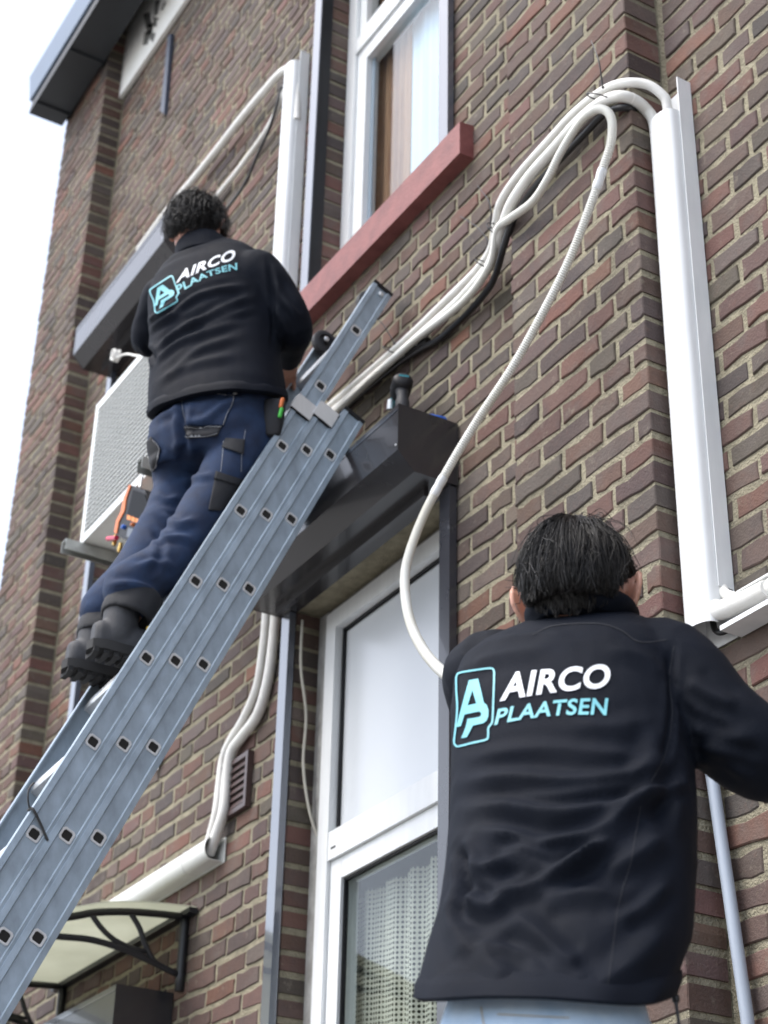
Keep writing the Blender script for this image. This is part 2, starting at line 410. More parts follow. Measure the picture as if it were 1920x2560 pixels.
for i, b in enumerate(BR):
    x, z, l, h, y, d, owner = b; vi = i % len(VAR)
    if i in single:
        key = (vi, round(l / .012), d > .05)
        if key not in shared:
            V, Fc = brick_geo(VAR[vi], round(l / .012) * .012, .0525, d); me = bpy.data.meshes.new('brick'); me.from_pydata(V, [], Fc); me.update(); me.materials.append(M_BRICK); shared[key] = me
        o = bpy.data.objects.new('brick', shared[key]); COL.objects.link(o); o.parent = owner; o.matrix_parent_inverse = (house.matrix_basis @ owner.matrix_parent_inverse @ owner.matrix_basis).inverted()
        o.location = (x, y, z); o.scale = (l / (round(l / .012) * .012), 1, h / .0525); o.color = (*tone(), 1)
    else:
        V, Fc = brick_geo(VAR[vi], l, h, d); A = field.setdefault(owner.name, ([], [], [], owner)); o_ = len(A[0]); t_ = tone()
        A[0].extend((x + p[0], y + p[1], z + p[2]) for p in V); A[1].extend(tuple(q + o_ for q in f) for f in Fc); A[2].extend([t_] * len(V))
for nm, (V, Fc, T, owner) in field.items():
    o = from_np('brickwork', V, Fc, M_BRICKS, None, smooth=False); o.parent = owner; o.matrix_parent_inverse = (house.matrix_basis @ owner.matrix_parent_inverse @ owner.matrix_basis).inverted()
    ca = o.data.color_attributes.new('tone', 'FLOAT_COLOR', 'POINT'); ca.data.foreach_set('color', np.array([(*t, 1) for t in T], dtype=np.float32).ravel()); o['kind'] = 'stuff'
# body of the house behind the facade, roof and gutter
bm = bmesh.new(); bx(bm, XEND + .02, XEND + .3, WALL + .3, 9, GZ, TOP); bx(bm, XEND + .02, 1.6, 8.7, 9, GZ, TOP); bx(bm, 1.3, 1.59, WALL + .28, 8.7, GZ, TOP)
finish('side_wall', bm, M_MORTAR, house)
ZS = 6.83
roof = prism('roof', [(XEND - .01, 2.075, ZS + .30), (XEND - .01, 5.6, 9.9), (XEND - .01, 9.2, ZS + .3), (XEND - .01, 9.2, ZS + .16), (XEND - .01, 5.6, 9.7), (XEND - .01, 2.12, ZS + .22)], (10.3, 0, 0), M_TILE, house)
# box gutter: zinc front, dark boxed soffit that steps up against the wall
prism('gutter', [(XEND - .03, 2.02, ZS + .10), (XEND - .03, 2.00, ZS + .27), (XEND - .03, 2.06, ZS + .27), (XEND - .03, 2.07, ZS + .10)], (9.5, 0, 0), M_ZINC, house, bevel=.004)
prism('soffit', [(XEND - .02, 2.025, ZS), (XEND - .02, 2.035, ZS + .098), (XEND - .02, 2.24, ZS + .20), (XEND - .02, 2.345, ZS + .55), (XEND - .02, 2.345, ZS + .43), (XEND - .02, 2.225, ZS + .0)], (9.5, 0, 0), M_ROOFD, house, bevel=.006)
for k, x in enumerate((-7.50, -7.02)):
    prism('gutter_bracket', [(x, 2.03, ZS - .012), (x, 2.05, ZS + .03), (x, 2.30, ZS + .25), (x, 2.33, ZS + .1), (x, 2.22, ZS - .012)], (.05, 0, 0), M_ROOFD, house, bevel=.004)
# oxblood stone sill under the upper window
prism('window_sill', [(-4.68, 2.300, 3.695), (-4.68, 2.300, 3.822), (-4.68, 2.46, 3.845), (-4.68, 2.46, 3.695)], (1.13, 0, 0), M_SILL, house, bevel=.004)
# iron wall tie and painted board high on the wall
prism('wall_anchor', [dat(362, 78, 1, WALL - .02), dat(369, 72, 1, WALL - .02), dat(354, 246, 1, WALL - .02), dat(346, 240, 1, WALL - .02)], (0, .018, 0), mat('anchor_paint', (.05, .065, .10), .45), house, bevel=.003)
board = thing('name_board', 'large white painted board with faded black characters under the eaves', 'sign', at(295, 268, 1, WALL))
prism('panel', [(-7.0, 2.325, 6.60), (-4.0, 2.325, 6.60), (-4.0, 2.325, 7.235), (-7.05, 2.325, 7.235), (-7.05, 2.325, 7.18), (-7.0, 2.325, 7.17)], (0, .022, 0), M_PLASTER, board, bevel=.003)
for pts in ([(310, 30), (322, 26), (330, 62), (318, 80)], [(318, 52), (338, 46), (338, 56), (320, 62)], [(312, 70), (330, 62), (318, 96), (308, 98)], [(336, 2), (346, 0), (340, 30), (332, 34)], [(326, 68), (336, 72), (330, 92), (324, 84)], [(352, 8), (360, 2), (352, 22), (347, 22)], [(330, 36), (344, 40), (332, 50)]):
    plate('painted_character', pts, 2.3235, .0012, M_INK, board, bevel=0)

# ------------------------------------------------------------------ windows
def frame4(bm, x0, x1, z0, z1, y0, y1, w):
    bx(bm, x0, x0 + w, y0, y1, z0, z1); bx(bm, x1 - w, x1, y0, y1, z0, z1)
    bx(bm, x0 + w, x1 - w, y0 + .0008, y1, z0, z0 + w); bx(bm, x0 + w, x1 - w, y0 + .0008, y1, z1 - w, z1)
def frame(name, parent, *a, m_=None):
    bm = bmesh.new(); frame4(bm, *a); return finish(name, bm, m_ or M_PVC, parent, bevel=.0025)
def pane(parent, x0, x1, z0, z1, y): return box('pane', M_GLASS, parent, x0, x1, y, y + .004, z0, z1, bevel=0)
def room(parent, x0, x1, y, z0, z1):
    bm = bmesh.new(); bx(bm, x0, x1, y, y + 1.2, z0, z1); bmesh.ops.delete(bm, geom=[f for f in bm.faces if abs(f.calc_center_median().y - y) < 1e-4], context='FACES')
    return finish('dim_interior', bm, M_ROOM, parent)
def jamb(o, side):        # pale patchy render between brick jamb and window frame
    pass
# upper window
w = thing('window', 'white framed upper window above the red sill with brown and pale blue curtains', 'window', (-4.145, 2.45, 3.84))
frame('frame', w, -4.598, -3.692, 3.847, 5.74, 2.452, 2.53, .062)
box('transom', M_PVC, w, -4.535, -3.755, 2.4535, 2.53, 5.00, 5.075)
s1 = frame('sash', w, -4.533, -3.757, 3.911, 4.998, 2.465, 2.52, .068); pane(s1, -4.466, -3.824, 3.978, 4.931, 2.489)
s2 = frame('sash', w, -4.533, -3.757, 5.077, 5.677, 2.468, 2.52, .05); pane(s2, -4.484, -3.806, 5.126, 5.628, 2.489)
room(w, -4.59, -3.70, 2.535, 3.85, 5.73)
box('bead', mat('pale_glazing_bead', (.30, .36, .44), .4), s1, -4.466, -4.447, 2.491, 2.50, 3.98, 4.93, bevel=0)
def curtain(name, x0, x1, y, z0, z1, amp, waves, m_, label, cat, n=90, nz=2, attr=False):
    V = []; Fc = []; A = []
    for k in range(nz):
        for i in range(n + 1):
            u = i / n; ph = u * waves * 2 * math.pi
            V.append((x0 + (x1 - x0) * u, y + amp * (math.sin(ph) + .35 * math.sin(2.3 * ph + 1)), z0 + (z1 - z0) * k / (nz - 1))); A.append((u * (x1 - x0) * 1.5, 0, V[-1][2]))
    for k in range(nz - 1):
        for i in range(n): a = k * (n + 1) + i; Fc.append((a, a + 1, a + n + 2, a + n + 1))
    o = from_np(name, V, Fc, m_)
    if attr:
        at_ = o.data.attributes.new('uvw', 'FLOAT_VECTOR', 'POINT'); at_.data.foreach_set('vector', np.array(A, dtype=np.float32).ravel())
    return tag(o, label, cat)
curtain('curtain', -4.53, -4.262, 2.55, 3.87, 5.70, .010, 5, M_CURTAINB, 'brown curtain hanging behind the left half of the upper window', 'curtain')
curtain('curtain', -4.26, -3.72, 2.548, 3.87, 5.70, .006, 4, M_CURTAINW, 'pale blue curtain hanging behind the right half of the upper window', 'curtain')
# lower window
w = thing('window', 'tall white framed lower window with white panel above lace curtained glass', 'window', (-4.145, 2.43, .45))
frame('frame', w, -4.535, -3.692, .46, 2.535, 2.425, 2.51, .062)
zt = 1.70
box('transom', M_PVC, w, -4.472, -3.755, 2.4265, 2.51, zt, zt + .088)
box('infill_panel', M_PANEL, w, -4.462, -3.765, 2.462, 2.48, zt + .09, 2.46, bevel=.001)
frame('glazing_seal', w, -4.4715, -3.7555, zt + .0885, 2.4725, 2.452, 2.4615, .009, m_=M_BLACKP)
s1 = frame('sash', w, -4.470, -3.757, .524, zt - .002, 2.438, 2.50, .064); pane(s1, -4.407, -3.82, .588, zt - .066, 2.462)
frame('glazing_seal', s1, -4.4065, -3.8205, .5885, zt - .0665, 2.448, 2.4615, .007, m_=M_BLACKP)
box('drain_slot', M_DARK, w, -4.452, -4.425, 2.4255, 2.427, zt + .030, zt + .036, bevel=0)
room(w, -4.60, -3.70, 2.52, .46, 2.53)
bm = bmesh.new(); bx(bm, -4.599, -4.5355, 2.435, 2.50, .46, 2.555); bx(bm, -4.5355, -3.692, 2.44, 2.50, 2.535, 2.556)
finish('render_strip', bm, M_OLDPLASTER, w, bevel=.003)
curtain('lace_curtain', -4.50, -3.72, 2.545, .5, zt - .085, .014, 6.5, M_LACE, 'cream crocheted lace curtain hanging behind the lower window glass', 'curtain', n=260, nz=60, attr=True)
# upper left window (behind the outdoor unit)
w = thing('window', 'tall white framed window behind the outdoor unit at left', 'window', (-6.12, 2.45, 2.4))
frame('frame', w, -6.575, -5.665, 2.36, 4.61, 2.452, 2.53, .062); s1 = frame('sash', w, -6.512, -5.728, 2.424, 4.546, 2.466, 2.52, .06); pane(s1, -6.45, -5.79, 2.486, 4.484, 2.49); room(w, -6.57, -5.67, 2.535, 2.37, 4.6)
# door below the canopy
d_ = thing('door', 'dark door in the wall below the black bracketed canopy', 'door', (-5.85, 2.45, GZ))
frame('frame', d_, -6.298, -5.402, GZ + .002, 1.315, 2.452, 2.53, .06); box('leaf', M_ANTH, d_, -6.236, -5.464, 2.47, 2.52, GZ + .065, 1.253); lathe('handle', [(0, .004), (.002, .012), (.05, .012), (.052, .004)], (-5.53, 2.42, .5), (0, 1, 0), M_STEEL, d_)

# ------------------------------------------------------------------ roller shutters
def shutter(label, x0, x1, zb, rail_to, name='roller_shutter', full=True):
    t = thing(name, label, 'shutter box', ((x0 + x1) / 2, WALL, zb), 'roller shutter boxes')
    prof = [(2.347, zb), (2.2026, zb), (2.146, zb + .0535), (2.146, zb + .206), (2.347, zb + .206)]
    prism('housing', [(x0 + .004, y, z) for y, z in prof], (x1 - x0 - .008, 0, 0), M_ANTH, t, bevel=.002)
    prof2 = [(2.3468, zb - .001), (2.202, zb - .001), (2.145, zb + .0531), (2.145, zb + .207), (2.3468, zb + .207)]
    for xx in (x0, x1 - .003): prism('end_plate', [(xx, y, z) for y, z in prof2], (.003, 0, 0), M_ANTH, t, bevel=.0008)
    bm = bmesh.new(); bx(bm, x0 + .006, x1 - .006, 2.144, 2.1455, zb + .186, zb + .190); finish('cover_seam', bm, M_RAIL, t)
    bm = bmesh.new(); bx(bm, x0 + .06, x1 - .06, 2.27, 2.285, zb - .028, zb + .002); finish('shutter_slat', bm, M_ANTH, t, bevel=.002)
    for xx in (x0 + .005, x1 - .06):
        bm = bmesh.new(); bx(bm, xx, xx + .053, 2.322, 2.3455, rail_to, zb - .002); bx(bm, xx + .006, xx + .053, 2.346, 2.372, rail_to, zb - .002) if False else None
        finish('guide_rail', bm, M_RAIL if xx < -4.5 else M_RAILD, t, bevel=.002)  # pale copy where the rail mirrors the sky, dark copy elsewhere
    for xx, zz in ((x1 - .012, zb + .075),): lathe('screw', [(0, .0035), (.0015, .003)], (xx, 2.1462, zz), (0, -1, 0), M_ALU, t, 8)
    return t
shutter('anthracite roller shutter box above the lower window with a drill on top', -4.655, -3.632, 2.5517, .45)
shutter('anthracite roller shutter box at far left, behind the man on the ladder', -6.605, -5.60, 4.607, 2.36)
shutter('anthracite roller shutter box over the door, below the canopy at bottom left', -6.36, -5.34, 1.275, GZ)
t = thing('roller_shutter', 'blue grey shutter guide rails either side of the upper window', 'shutter rails', (-4.15, WALL, 3.84))
for xx in (-4.648, -3.712): box('guide_rail', M_RAIL, t, xx, xx + .056, 2.322, 2.3455, 3.85, 5.80)
box('housing', M_ANTH, t, -4.66, -3.64, 2.15, 2.347, 5.80, 6.0)
for xx in (-4.592, -3.712): box('channel_lip', M_BLACKP, t, xx, xx + .004, 2.326, 2.372, 3.85, 5.79, bevel=.0008)
# ------------------------------------------------------------------ cable trunking
def shell(name, prof, zlo, zhi, mat_, parent, vert=True, th=.0022):
    """open trunking profile ((x, y) points), extruded from zlo[i] to zhi[i], given thickness"""
    n = len(prof); zlo = zlo if hasattr(zlo, '__len__') else [zlo] * n; zhi = zhi if hasattr(zhi, '__len__') else [zhi] * n
    P = [Vector((a, b, 0)) for a, b in prof]; N = []
    for i in range(n):
        t_ = (P[min(i + 1, n - 1)] - P[max(i - 1, 0)]).normalized(); N.append(Vector((t_.y, -t_.x, 0)))
    V = []; Fc = []
    for i in range(n):
        for off in (0, -th):
            q = P[i] + N[i] * off
            for z in (zlo[i], zhi[i]): V.append((q.x, q.y, z) if vert else (z, q.y, q.x))
    for i in range(n - 1):
        a = 4 * i; b = a + 4
        Fc += [(a, b, b + 1, a + 1), (a + 2, a + 3, b + 3, b + 2), (a, a + 2, b + 2, b), (a + 1, b + 1, b + 3, a + 3)]
    Fc += [(0, 1, 3, 2), (4 * n - 4, 4 * n - 2, 4 * n - 1, 4 * n - 3)]
    bm = bmesh.new(); vs = [bm.verts.new(p) for p in V]
    for f in Fc: bm.faces.new([vs[i] for i in f])
    return finish(name, bm, mat_, parent, smooth=True)
def dprof(a, b, yb, yf, k=9):
    """rounded cover: from wall at a, round the front, back to the wall at b"""
    r = (b - a) / 2; c = (a + b) / 2; dep = .032; out = [(a, yb), (a, yf + dep)]
    for i in range(1, k): t_ = math.pi * i / k; out.append((c - r * math.cos(t_), yf + dep - dep * math.sin(t_) ** .75))
    return out + [(b, yf + dep), (b, yb)]
# right hand trunking in the corner beside the pilaster
t = thing('cable_trunking', 'long white vertical cable trunking in the corner right of the pilaster', 'trunking', (-2.595, WALL, 1.64))
pr = dprof(-2.640, -2.549, 2.344, 2.268, 14); nlo = [1.665] * len(pr)
for i in range(len(pr)):
    if pr[i][1] > 2.300 and pr[i][0] > -2.56: nlo[i] = 1.752
shell('cover', pr, nlo, 3.095, M_PVC, t)
bm = bmesh.new(); bx(bm, -2.642, -2.5445, 2.3455, 2.3485, 1.64, 3.205); bx(bm, -2.5478, -2.5445, 2.306, 2.3455, 1.752, 3.205); bx(bm, -2.6455, -2.6423, 2.316, 2.3485, 1.64, 3.12)
finish('back_plate', bm, M_PVC, t, bevel=.0006)
# open horizontal run to the right
t = thing('cable_trunking', 'open white horizontal trunking with lagged pipe, beside the near man', 'trunking', (-1.6, WALL, 1.68))
bm = bmesh.new(); bx(bm, -2.535, 1.2, 2.3455, 2.3485, 1.636, 1.724); bx(bm, -2.535, 1.2, 2.290, 2.3453, 1.636, 1.6395); bx(bm, -2.535, 1.2, 2.290, 2.2935, 1.6397, 1.647); bx(bm, -2.505, 1.2, 2.318, 2.3453, 1.7205, 1.724)
finish('channel', bm, M_PVC, t, bevel=.0005)
t = thing('lagged_pipe', 'white foam lagged pipe bending out of the corner trunking into the open run', 'pipe', (-2.5, 2.31, 1.68))
pts = crom([(-2.59, 2.318, 1.95), (-2.59, 2.316, 1.80), (-2.58, 2.310, 1.735), (-2.553, 2.302, 1.695), (-2.50, 2.300, 1.682), (-2.40, 2.306, 1.679), (-2.1, 2.316, 1.679), (1.1, 2.316, 1.679)], 8)
tube('lagging', pts, .0215, M_FOAM, t, 16)
pts = crom([(-2.565, 2.335, 1.95), (-2.562, 2.331, 1.80), (-2.556, 2.324, 1.755), (-2.528, 2.319, 1.722), (-2.47, 2.33, 1.709), (-2.2, 2.332, 1.708), (1.0, 2.332, 1.708)], 8)
tube('thin_lagging', pts, .0125, M_FOAM, t, 12)
pts = crom([(-2.60, 2.33, 1.80), (-2.595, 2.325, 1.70), (-2.572, 2.318, 1.655), (-2.52, 2.325, 1.652), (-2.3, 2.33, 1.652)], 8)
tube('control_cable', pts, .007, M_BLACKCABLE, t, 8)
# white trunking left of the upper window
t = thing('cable_trunking', 'white vertical cable trunking left of the upper window, behind the ladder man', 'trunking', (-4.77, WALL, 3.3))
shell('cover', dprof(-4.815, -4.728, 2.344, 2.270, 12), 3.30, 5.045, M_PVC, t)
bm = bmesh.new(); bx(bm, -4.818, -4.7245, 2.3455, 2.3485, 3.28, 5.10); bx(bm, -4.7268, -4.7238, 2.306, 2.3455, 3.28, 5.10); finish('back_plate', bm, M_PVC, t, bevel=.0006)
# low horizontal trunking above the canopy
t = thing('cable_trunking', 'weathered white horizontal trunking below the vent, above the canopy', 'trunking', (-5.6, WALL, 1.87))
shell('cover', [(z, y) for z, y in dprof(1.838, 1.914, 2.344, 2.278, 12)], -6.30, -5.030, M_PVCD, t, vert=False)
shell('joint_sleeve', [(z, y) for z, y in dprof(1.8365, 1.9155, 2.345, 2.2765, 12)], -5.215, -5.205, M_PVCD, t, vert=False)
bm = bmesh.new(); bx(bm, -6.32, -5.018, 2.3455, 2.3485, 1.834, 1.918); finish('back_plate', bm, M_PVCD, t, bevel=.0006)

# ------------------------------------------------------------------ pipes, hose, ties
def path(px, n=10): return crom([dat(x, y, 1, Y) for x, y, Y in px], n)
def lines(name, label, cat, runs):
    t = thing(name, label, cat, runs[0][1][0])
    for nm, pts, r, m_ in runs: tube(nm, pts, r, m_, t, 14)
    return t
A = path([(1442, 300, 2.31), (1441, 228, 2.30), (1428, 203, 2.285), (1395, 182, 2.255), (1345, 180, 2.219), (1300, 198, 2.214), (1243, 243, 2.214), (1190, 300, 2.214), (1122, 377, 2.214), (1083, 435, 2.222), (1072, 480, 2.24), (1062, 535, 2.28), (1035, 578, 2.31), (980, 634, 2.325), (880, 731, 2.33), (800, 802, 2.332), (700, 888, 2.334), (630, 950, 2.335)])
B = path([(1420, 310, 2.31), (1412, 262, 2.30), (1398, 240, 2.285), (1375, 219, 2.25), (1340, 208, 2.209), (1300, 221, 2.205), (1250, 262, 2.203), (1200, 318, 2.203), (1145, 380, 2.203), (1106, 438, 2.205), (1088, 485, 2.225), (1066, 555, 2.268), (1043, 592, 2.295), (985, 656, 2.315), (895, 737, 2.322), (810, 812, 2.326), (720, 890, 2.328), (640, 958, 2.33)])
Cb = path([(1418, 330, 2.325), (1408, 285, 2.318), (1384, 248, 2.29), (1348, 232, 2.224), (1308, 244, 2.224), (1264, 288, 2.224), (1208, 346, 2.224), (1150, 412, 2.224), (1108, 476, 2.226), (1088, 535, 2.245), (1071, 592, 2.285), (1052, 628, 2.31), (1005, 682, 2.328), (952, 730, 2.333), (912, 752, 2.334), (855, 790, 2.335), (772, 858, 2.337), (690, 930, 2.338)])
t = lines('pipe_bundle', 'bundle of white lagged pipes and black cable draped round the pilaster corner', 'pipes', [('lagged_pipe', A, .0125, M_FOAM), ('lagged_pipe', B, .0155, M_FOAM), ('black_cable', Cb, .0100, M_BLACKCABLE)])
lathe('wall_plug_screw', [(0, .002), (.004, .006), (.006, .006), (.008, .001)], dat(903, 744, 1, 2.327), (0, -1, 0), M_ALU, t, 8)
tube('sleeve', path([(925, 737, 2.334), (903, 747, 2.333), (880, 764, 2.333)], 5), .0125, M_BLACKCABLE, t)
# lagging butt joints
for i0, P_, r in ((52, A, .0129), (33, B, .0159)): tube('lagging_joint', P_[i0:i0 + 2], r, mat('lagging_tape', (.80, .79, .76), .5), t, 14)
# ribbed drain hose: one length, from the bundle, looping up over the tie and down to the near man
hp = crom([dat(x, y, 1, Y) for x, y, Y in [(655, 955, 2.318), (745, 872, 2.312), (885, 745, 2.308), (1000, 652, 2.298), (1058, 572, 2.262), (1074, 498, 2.222), (1102, 472, 2.206), (1150, 436, 2.196), (1182, 388, 2.188), (1212, 328, 2.186), (1252, 266, 2.186), (1286, 238, 2.184), (1310, 240, 2.182), (1322, 264, 2.178), (1319, 312, 2.172), (1303, 362, 2.168), (1280, 432, 2.162), (1232, 556, 2.150), (1180, 662, 2.138), (1108, 792, 2.118), (1024, 920, 2.095), (953, 1040, 2.065), (908, 1130, 2.03), (878, 1220, 1.99), (876, 1290, 1.95), (892, 1360, 1.90), (930, 1425, 1.84), (985, 1473, 1.77), (1060, 1510, 1.68), (1140, 1520, 1.62)]], 14)
hp = resample(hp, .0031)
hose = thing('drain_hose', 'long white ribbed drain hose hanging in a loop in front of the wall', 'hose', hp[0])
tube('ribbed_hose', hp, [(.0112 if i % 2 else .0092) * (1 + .16 * i / len(hp)) for i in range(len(hp))], M_HOSE, hose, 12)
def cuff(px, Y, r=.0128):
    c = dat(*px, 1, Y); i = min(range(len(hp)), key=lambda k: (hp[k] - c).length); s_ = hp[i - 9:i + 10:2]; rr = [r * k for k in (.9, 1, 1, 1, .93, .93, 1, 1, 1, .9)]
    tube('hose_cuff', s_, rr[:len(s_)], M_PVC, hose, 14)
cuff((1296, 385), 2.165); cuff((948, 1050), 2.06)
def zip_tie(px, Y, ry, rz, tail, label, tilt=0.):
    c = dat(*px, 1, Y); t = thing('zip_tie', label, 'cable tie', c, 'black zip ties'); d = Vector((math.cos(tilt), 0, math.sin(tilt)))
    n_ = Vector((0, 1, 0)); s_ = d.cross(n_)
    ring = [c + n_ * (ry * math.cos(a)) + s_ * (rz * math.sin(a)) for a in [2 * math.pi * k / 22 for k in range(23)]]
    tube('band', ring, .0020, M_TIE, t, 6)
    tp = crom([dat(x, y, 1, yy) for x, y, yy in tail], 6); tube('tail', tp, [.0022 - .0009 * i / len(tp) for i in range(len(tp))], M_TIE, t, 6)
    lathe('lock', [(0, .002), (.001, .0035), (.006, .0035), (.007, .002)], tp[0] - Vector((0, .003, 0)), (0, 1, 0), M_TIE, t, 8)
zip_tie((1298, 212), 2.198, .036, .046, [(1302, 188, 2.17), (1293, 130, 2.15), (1277, 88, 2.16)], 'black zip tie round the pipes at the pilaster corner with tail upwards', .9)
zip_tie((1074, 497), 2.236, .034, .030, [(1060, 492, 2.215), (1058, 440, 2.20), (1031, 400, 2.21)], 'black zip tie where the hose and pipes are pinched together', .35)
zip_tie((1049, 572), 2.285, .034, .030, [(1055, 520, 2.262), (1030, 490, 2.25), (994, 467, 2.26)], 'black zip tie on the pipes, its long tail over the wall below the sill', .6)
zip_tie((846, 757), 2.318, .030, .034, [(852, 742, 2.28), (828, 702, 2.26), (798, 674, 2.25)], 'black zip tie on the pipes just right of the ladder top', .75)
t = lines('pipe_pair', 'two white pipes and a black cable curving from the trunking behind the ladder man', 'pipes', [
    ('lagged_pipe', path([(641, 260, 2.31), (641, 165, 2.308), (628, 149, 2.305), (606, 158, 2.30), (570, 198, 2.30), (520, 258, 2.305), (468, 325, 2.31), (420, 385, 2.315), (370, 445, 2.32), (300, 540, 2.325)]), .0165, M_FOAM),
    ('lagged_pipe', path([(628, 250, 2.325), (625, 178, 2.322), (612, 205, 2.32), (580, 275, 2.322), (520, 360, 2.326), (466, 428, 2.328), (380, 540, 2.33)]), .0115, M_PIPEGREY if False else M_FOAM),
    ('black_cable', path([(630, 240, 2.33), (612, 186, 2.31), (598, 225, 2.306), (583, 275, 2.306), (556, 335, 2.31), (528, 398, 2.318), (490, 452, 2.326), (440, 520, 2.33)]), .0062, M_BLACKCABLE)])
t = lines('pipe_pair', 'two white pipes running down from the shutter box beside the brown vent', 'pipes', [
    ('white_pipe', path([(598, 1250, 2.332), (596, 1318, 2.332), (589, 1400, 2.332), (577, 1478, 2.332), (556, 1545, 2.33), (522, 1592, 2.328), (500, 1625, 2.326), (490, 1680, 2.326), (483, 1750, 2.32), (468, 1800, 2.315), (452, 1845, 2.315)]), .0175, M_FOAM),
    ('white_pipe', path([(576, 1270, 2.333), (574, 1340, 2.333), (566, 1420, 2.333), (553, 1490, 2.333), (525, 1555, 2.334), (498, 1600, 2.334), (482, 1640, 2.334), (474, 1700, 2.33), (466, 1760, 2.325), (448, 1830, 2.325)]), .0145, M_FOAM)])
tag(tube('thin_cable', crom([dat(x, y, 0, X) for x, y, X in [(653, 1340, -4.585), (650, 1440, -4.583), (661, 1545, -4.585), (655, 1650, -4.584), (668, 1750, -4.575), (690, 1815, -4.56), (708, 1838, -4.53)]], 10), .0048, mat('cream_cable', (.48, .46, .40), .5), None, 8), 'cream cable hanging down the left brick jamb of the lower window', 'cable')
tag(tube('grey_conduit', [(-2.668, 2.324, 1.62), at(1783, 1960, 1, 2.324), at(1868, 2545, 1, 2.324), (-2.56, 2.324, GZ + .02)], .0135, M_PIPEGREY, None, 14), 'grey plastic conduit leaning in the wall corner below the white trunking', 'conduit')
# vent
v = thing('wall_vent', 'small brown slatted plastic wall vent beside the white pipes', 'vent', (-4.95, WALL, 1.98))
frame('frame', v, -5.048, -4.855, 1.972, 2.162, 2.328, 2.349, .016, m_=M_VENT)
box('backing', M_DARK, v, -5.03, -4.873, 2.3455, 2.3485, 1.99, 2.144, bevel=0)
for k in range(6):
    z = 1.992 + k * .0256; prism('slat', [(-5.031, 2.330, z), (-5.031, 2.341, z + .0262), (-5.031, 2.3425, z + .0247), (-5.031, 2.332, z - .002)], (.157, 0, 0), M_VENT, v)

# ------------------------------------------------------------------ outdoor unit on its brackets
ac = thing('outdoor_unit', 'white air conditioner outdoor unit with lattice grille on wall brackets', 'air conditioner', (-5.17, 2.1, 3.12))
M_AC = mat('ac_enamel', (.70, .72, .71), .4, var=.05, vscale=6)
X0, X1, Y0, Y1, Z0, Z1 = -5.575, -4.79, 1.93, 2.22, 3.125, 3.745
box('casing', M_AC, ac, X0, X1, Y0 + .02, Y1, Z0, Z1, bevel=.008)
frame('front_frame', ac, X0, X1, Z0, Z1, Y0, Y0 + .0195, .03, m_=M_AC)
box('coil', mat('grille_shadow', (.035, .04, .043), .7), ac, X0 + .03, X1 - .03, Y0 + .012, Y0 + .0195, Z0 + .03, Z1 - .03, bevel=0)  # coil backing painted near-black for the shade behind the grille
bm = bmesh.new()
n = 27
for k in range(n): z = Z0 + .035 + (Z1 - Z0 - .07) * k / (n - 1); bx(bm, X0 + .03, X1 - .03, Y0 + .001, Y0 + .006, z - .0034, z + .0034)
n = 20
for k in range(n): x = X0 + .035 + (X1 - X0 - .07) * k / (n - 1); bx(bm, x - .0028, x + .0028, Y0 + .0063, Y0 + .0115, Z0 + .03, Z1 - .03)
tag(finish('grille', bm, mat('grille_wire', (.50, .52, .51), .5), ac), None, kind='stuff')
box('valve_cover', mat('grey_plastic', (.40, .41, .40), .5), ac, X1 + .001, X1 + .05, Y0 + .1, Y1 - .02, Z0 + .02, Z0 + .22, bevel=.006)
for x in (-5.585, -4.90):
    t = thing('wall_bracket', 'galvanised bracket arm carrying the outdoor unit, ' + ('its left end' if x < -5.2 else 'its right end'), 'bracket', (x, 2.1, 3.1), 'outdoor unit brackets')
    bm = bmesh.new(); bx(bm, x, x + .045, 1.865, 2.345, 3.118, 3.121); bx(bm, x, x + .003, 1.865, 2.345, 3.078, 3.1178); bx(bm, x + .042, x + .045, 1.865, 2.345, 3.078, 3.1178)
    finish('arm', bm, M_STEEL, t, bevel=.001); box('wall_leg', M_STEEL, t, x + .001, x + .044, 2.3452, 2.349, 2.75, 3.14)
    for y in (1.99, 2.16): box('rubber_foot', M_RUBBER, t, x + .006, x + .039, y - .02, y + .02, 3.1212, 3.1248, bevel=0)
# digital manifold hanging on the unit's front edge
mg = thing('manifold_gauge', 'black and orange digital manifold gauge hanging on the outdoor unit', 'gauge', dat(290, 1100, 1, 1.88))
def cz(x, y): return ((150 + x * .16275) / S, (1180 + y * .16275) / S)      # read off an enlarged crop
YG = 1.875
plate('body', [cz(*p) for p in ((1075, 200), (1300, 270), (1380, 480), (1330, 900), (1290, 1130), (1080, 1080), (850, 960), (890, 760), (985, 600), (1010, 400))], YG, .045, M_BLACKP, mg, bevel=.006)
plate('bumper', [cz(*p) for p in ((1060, 195), (1085, 200), (1015, 400), (985, 600), (900, 760), (865, 950), (828, 925), (860, 740), (925, 620), (975, 390))], YG - .004, .05, M_ORANGE, mg, bevel=.003)
plate('screen', [cz(*p) for p in ((1120, 270), (1300, 340), (1345, 480), (1300, 800), (1020, 710), (1050, 560))], YG - .0045, .003, mat('lcd_black', (.005, .006, .008), .6, spec=.1), mg, bevel=0)
M_LCD = mat('lcd_amber', (.70, .22, .03), .5)
for k in range(4): x = 1030 + k * 66; y = 655 + k * 25; plate('button', [cz(x, y), cz(x + 54, y + 20), cz(x + 48, y + 88), cz(x - 6, y + 68)], YG - .0062, .0015, M_LCD, mg, bevel=0)
for (x, y), m_, r in (((1000, 850), M_BLUEP, .008), ((1290, 950), M_REDP, .008), ((1140, 815), M_ORANGE, .006)): lathe('knob', [(0, r), (.010, r), (.013, r * .7)], dat(*cz(x, y), 1, YG), (0, -1, 0), m_, mg, 14)
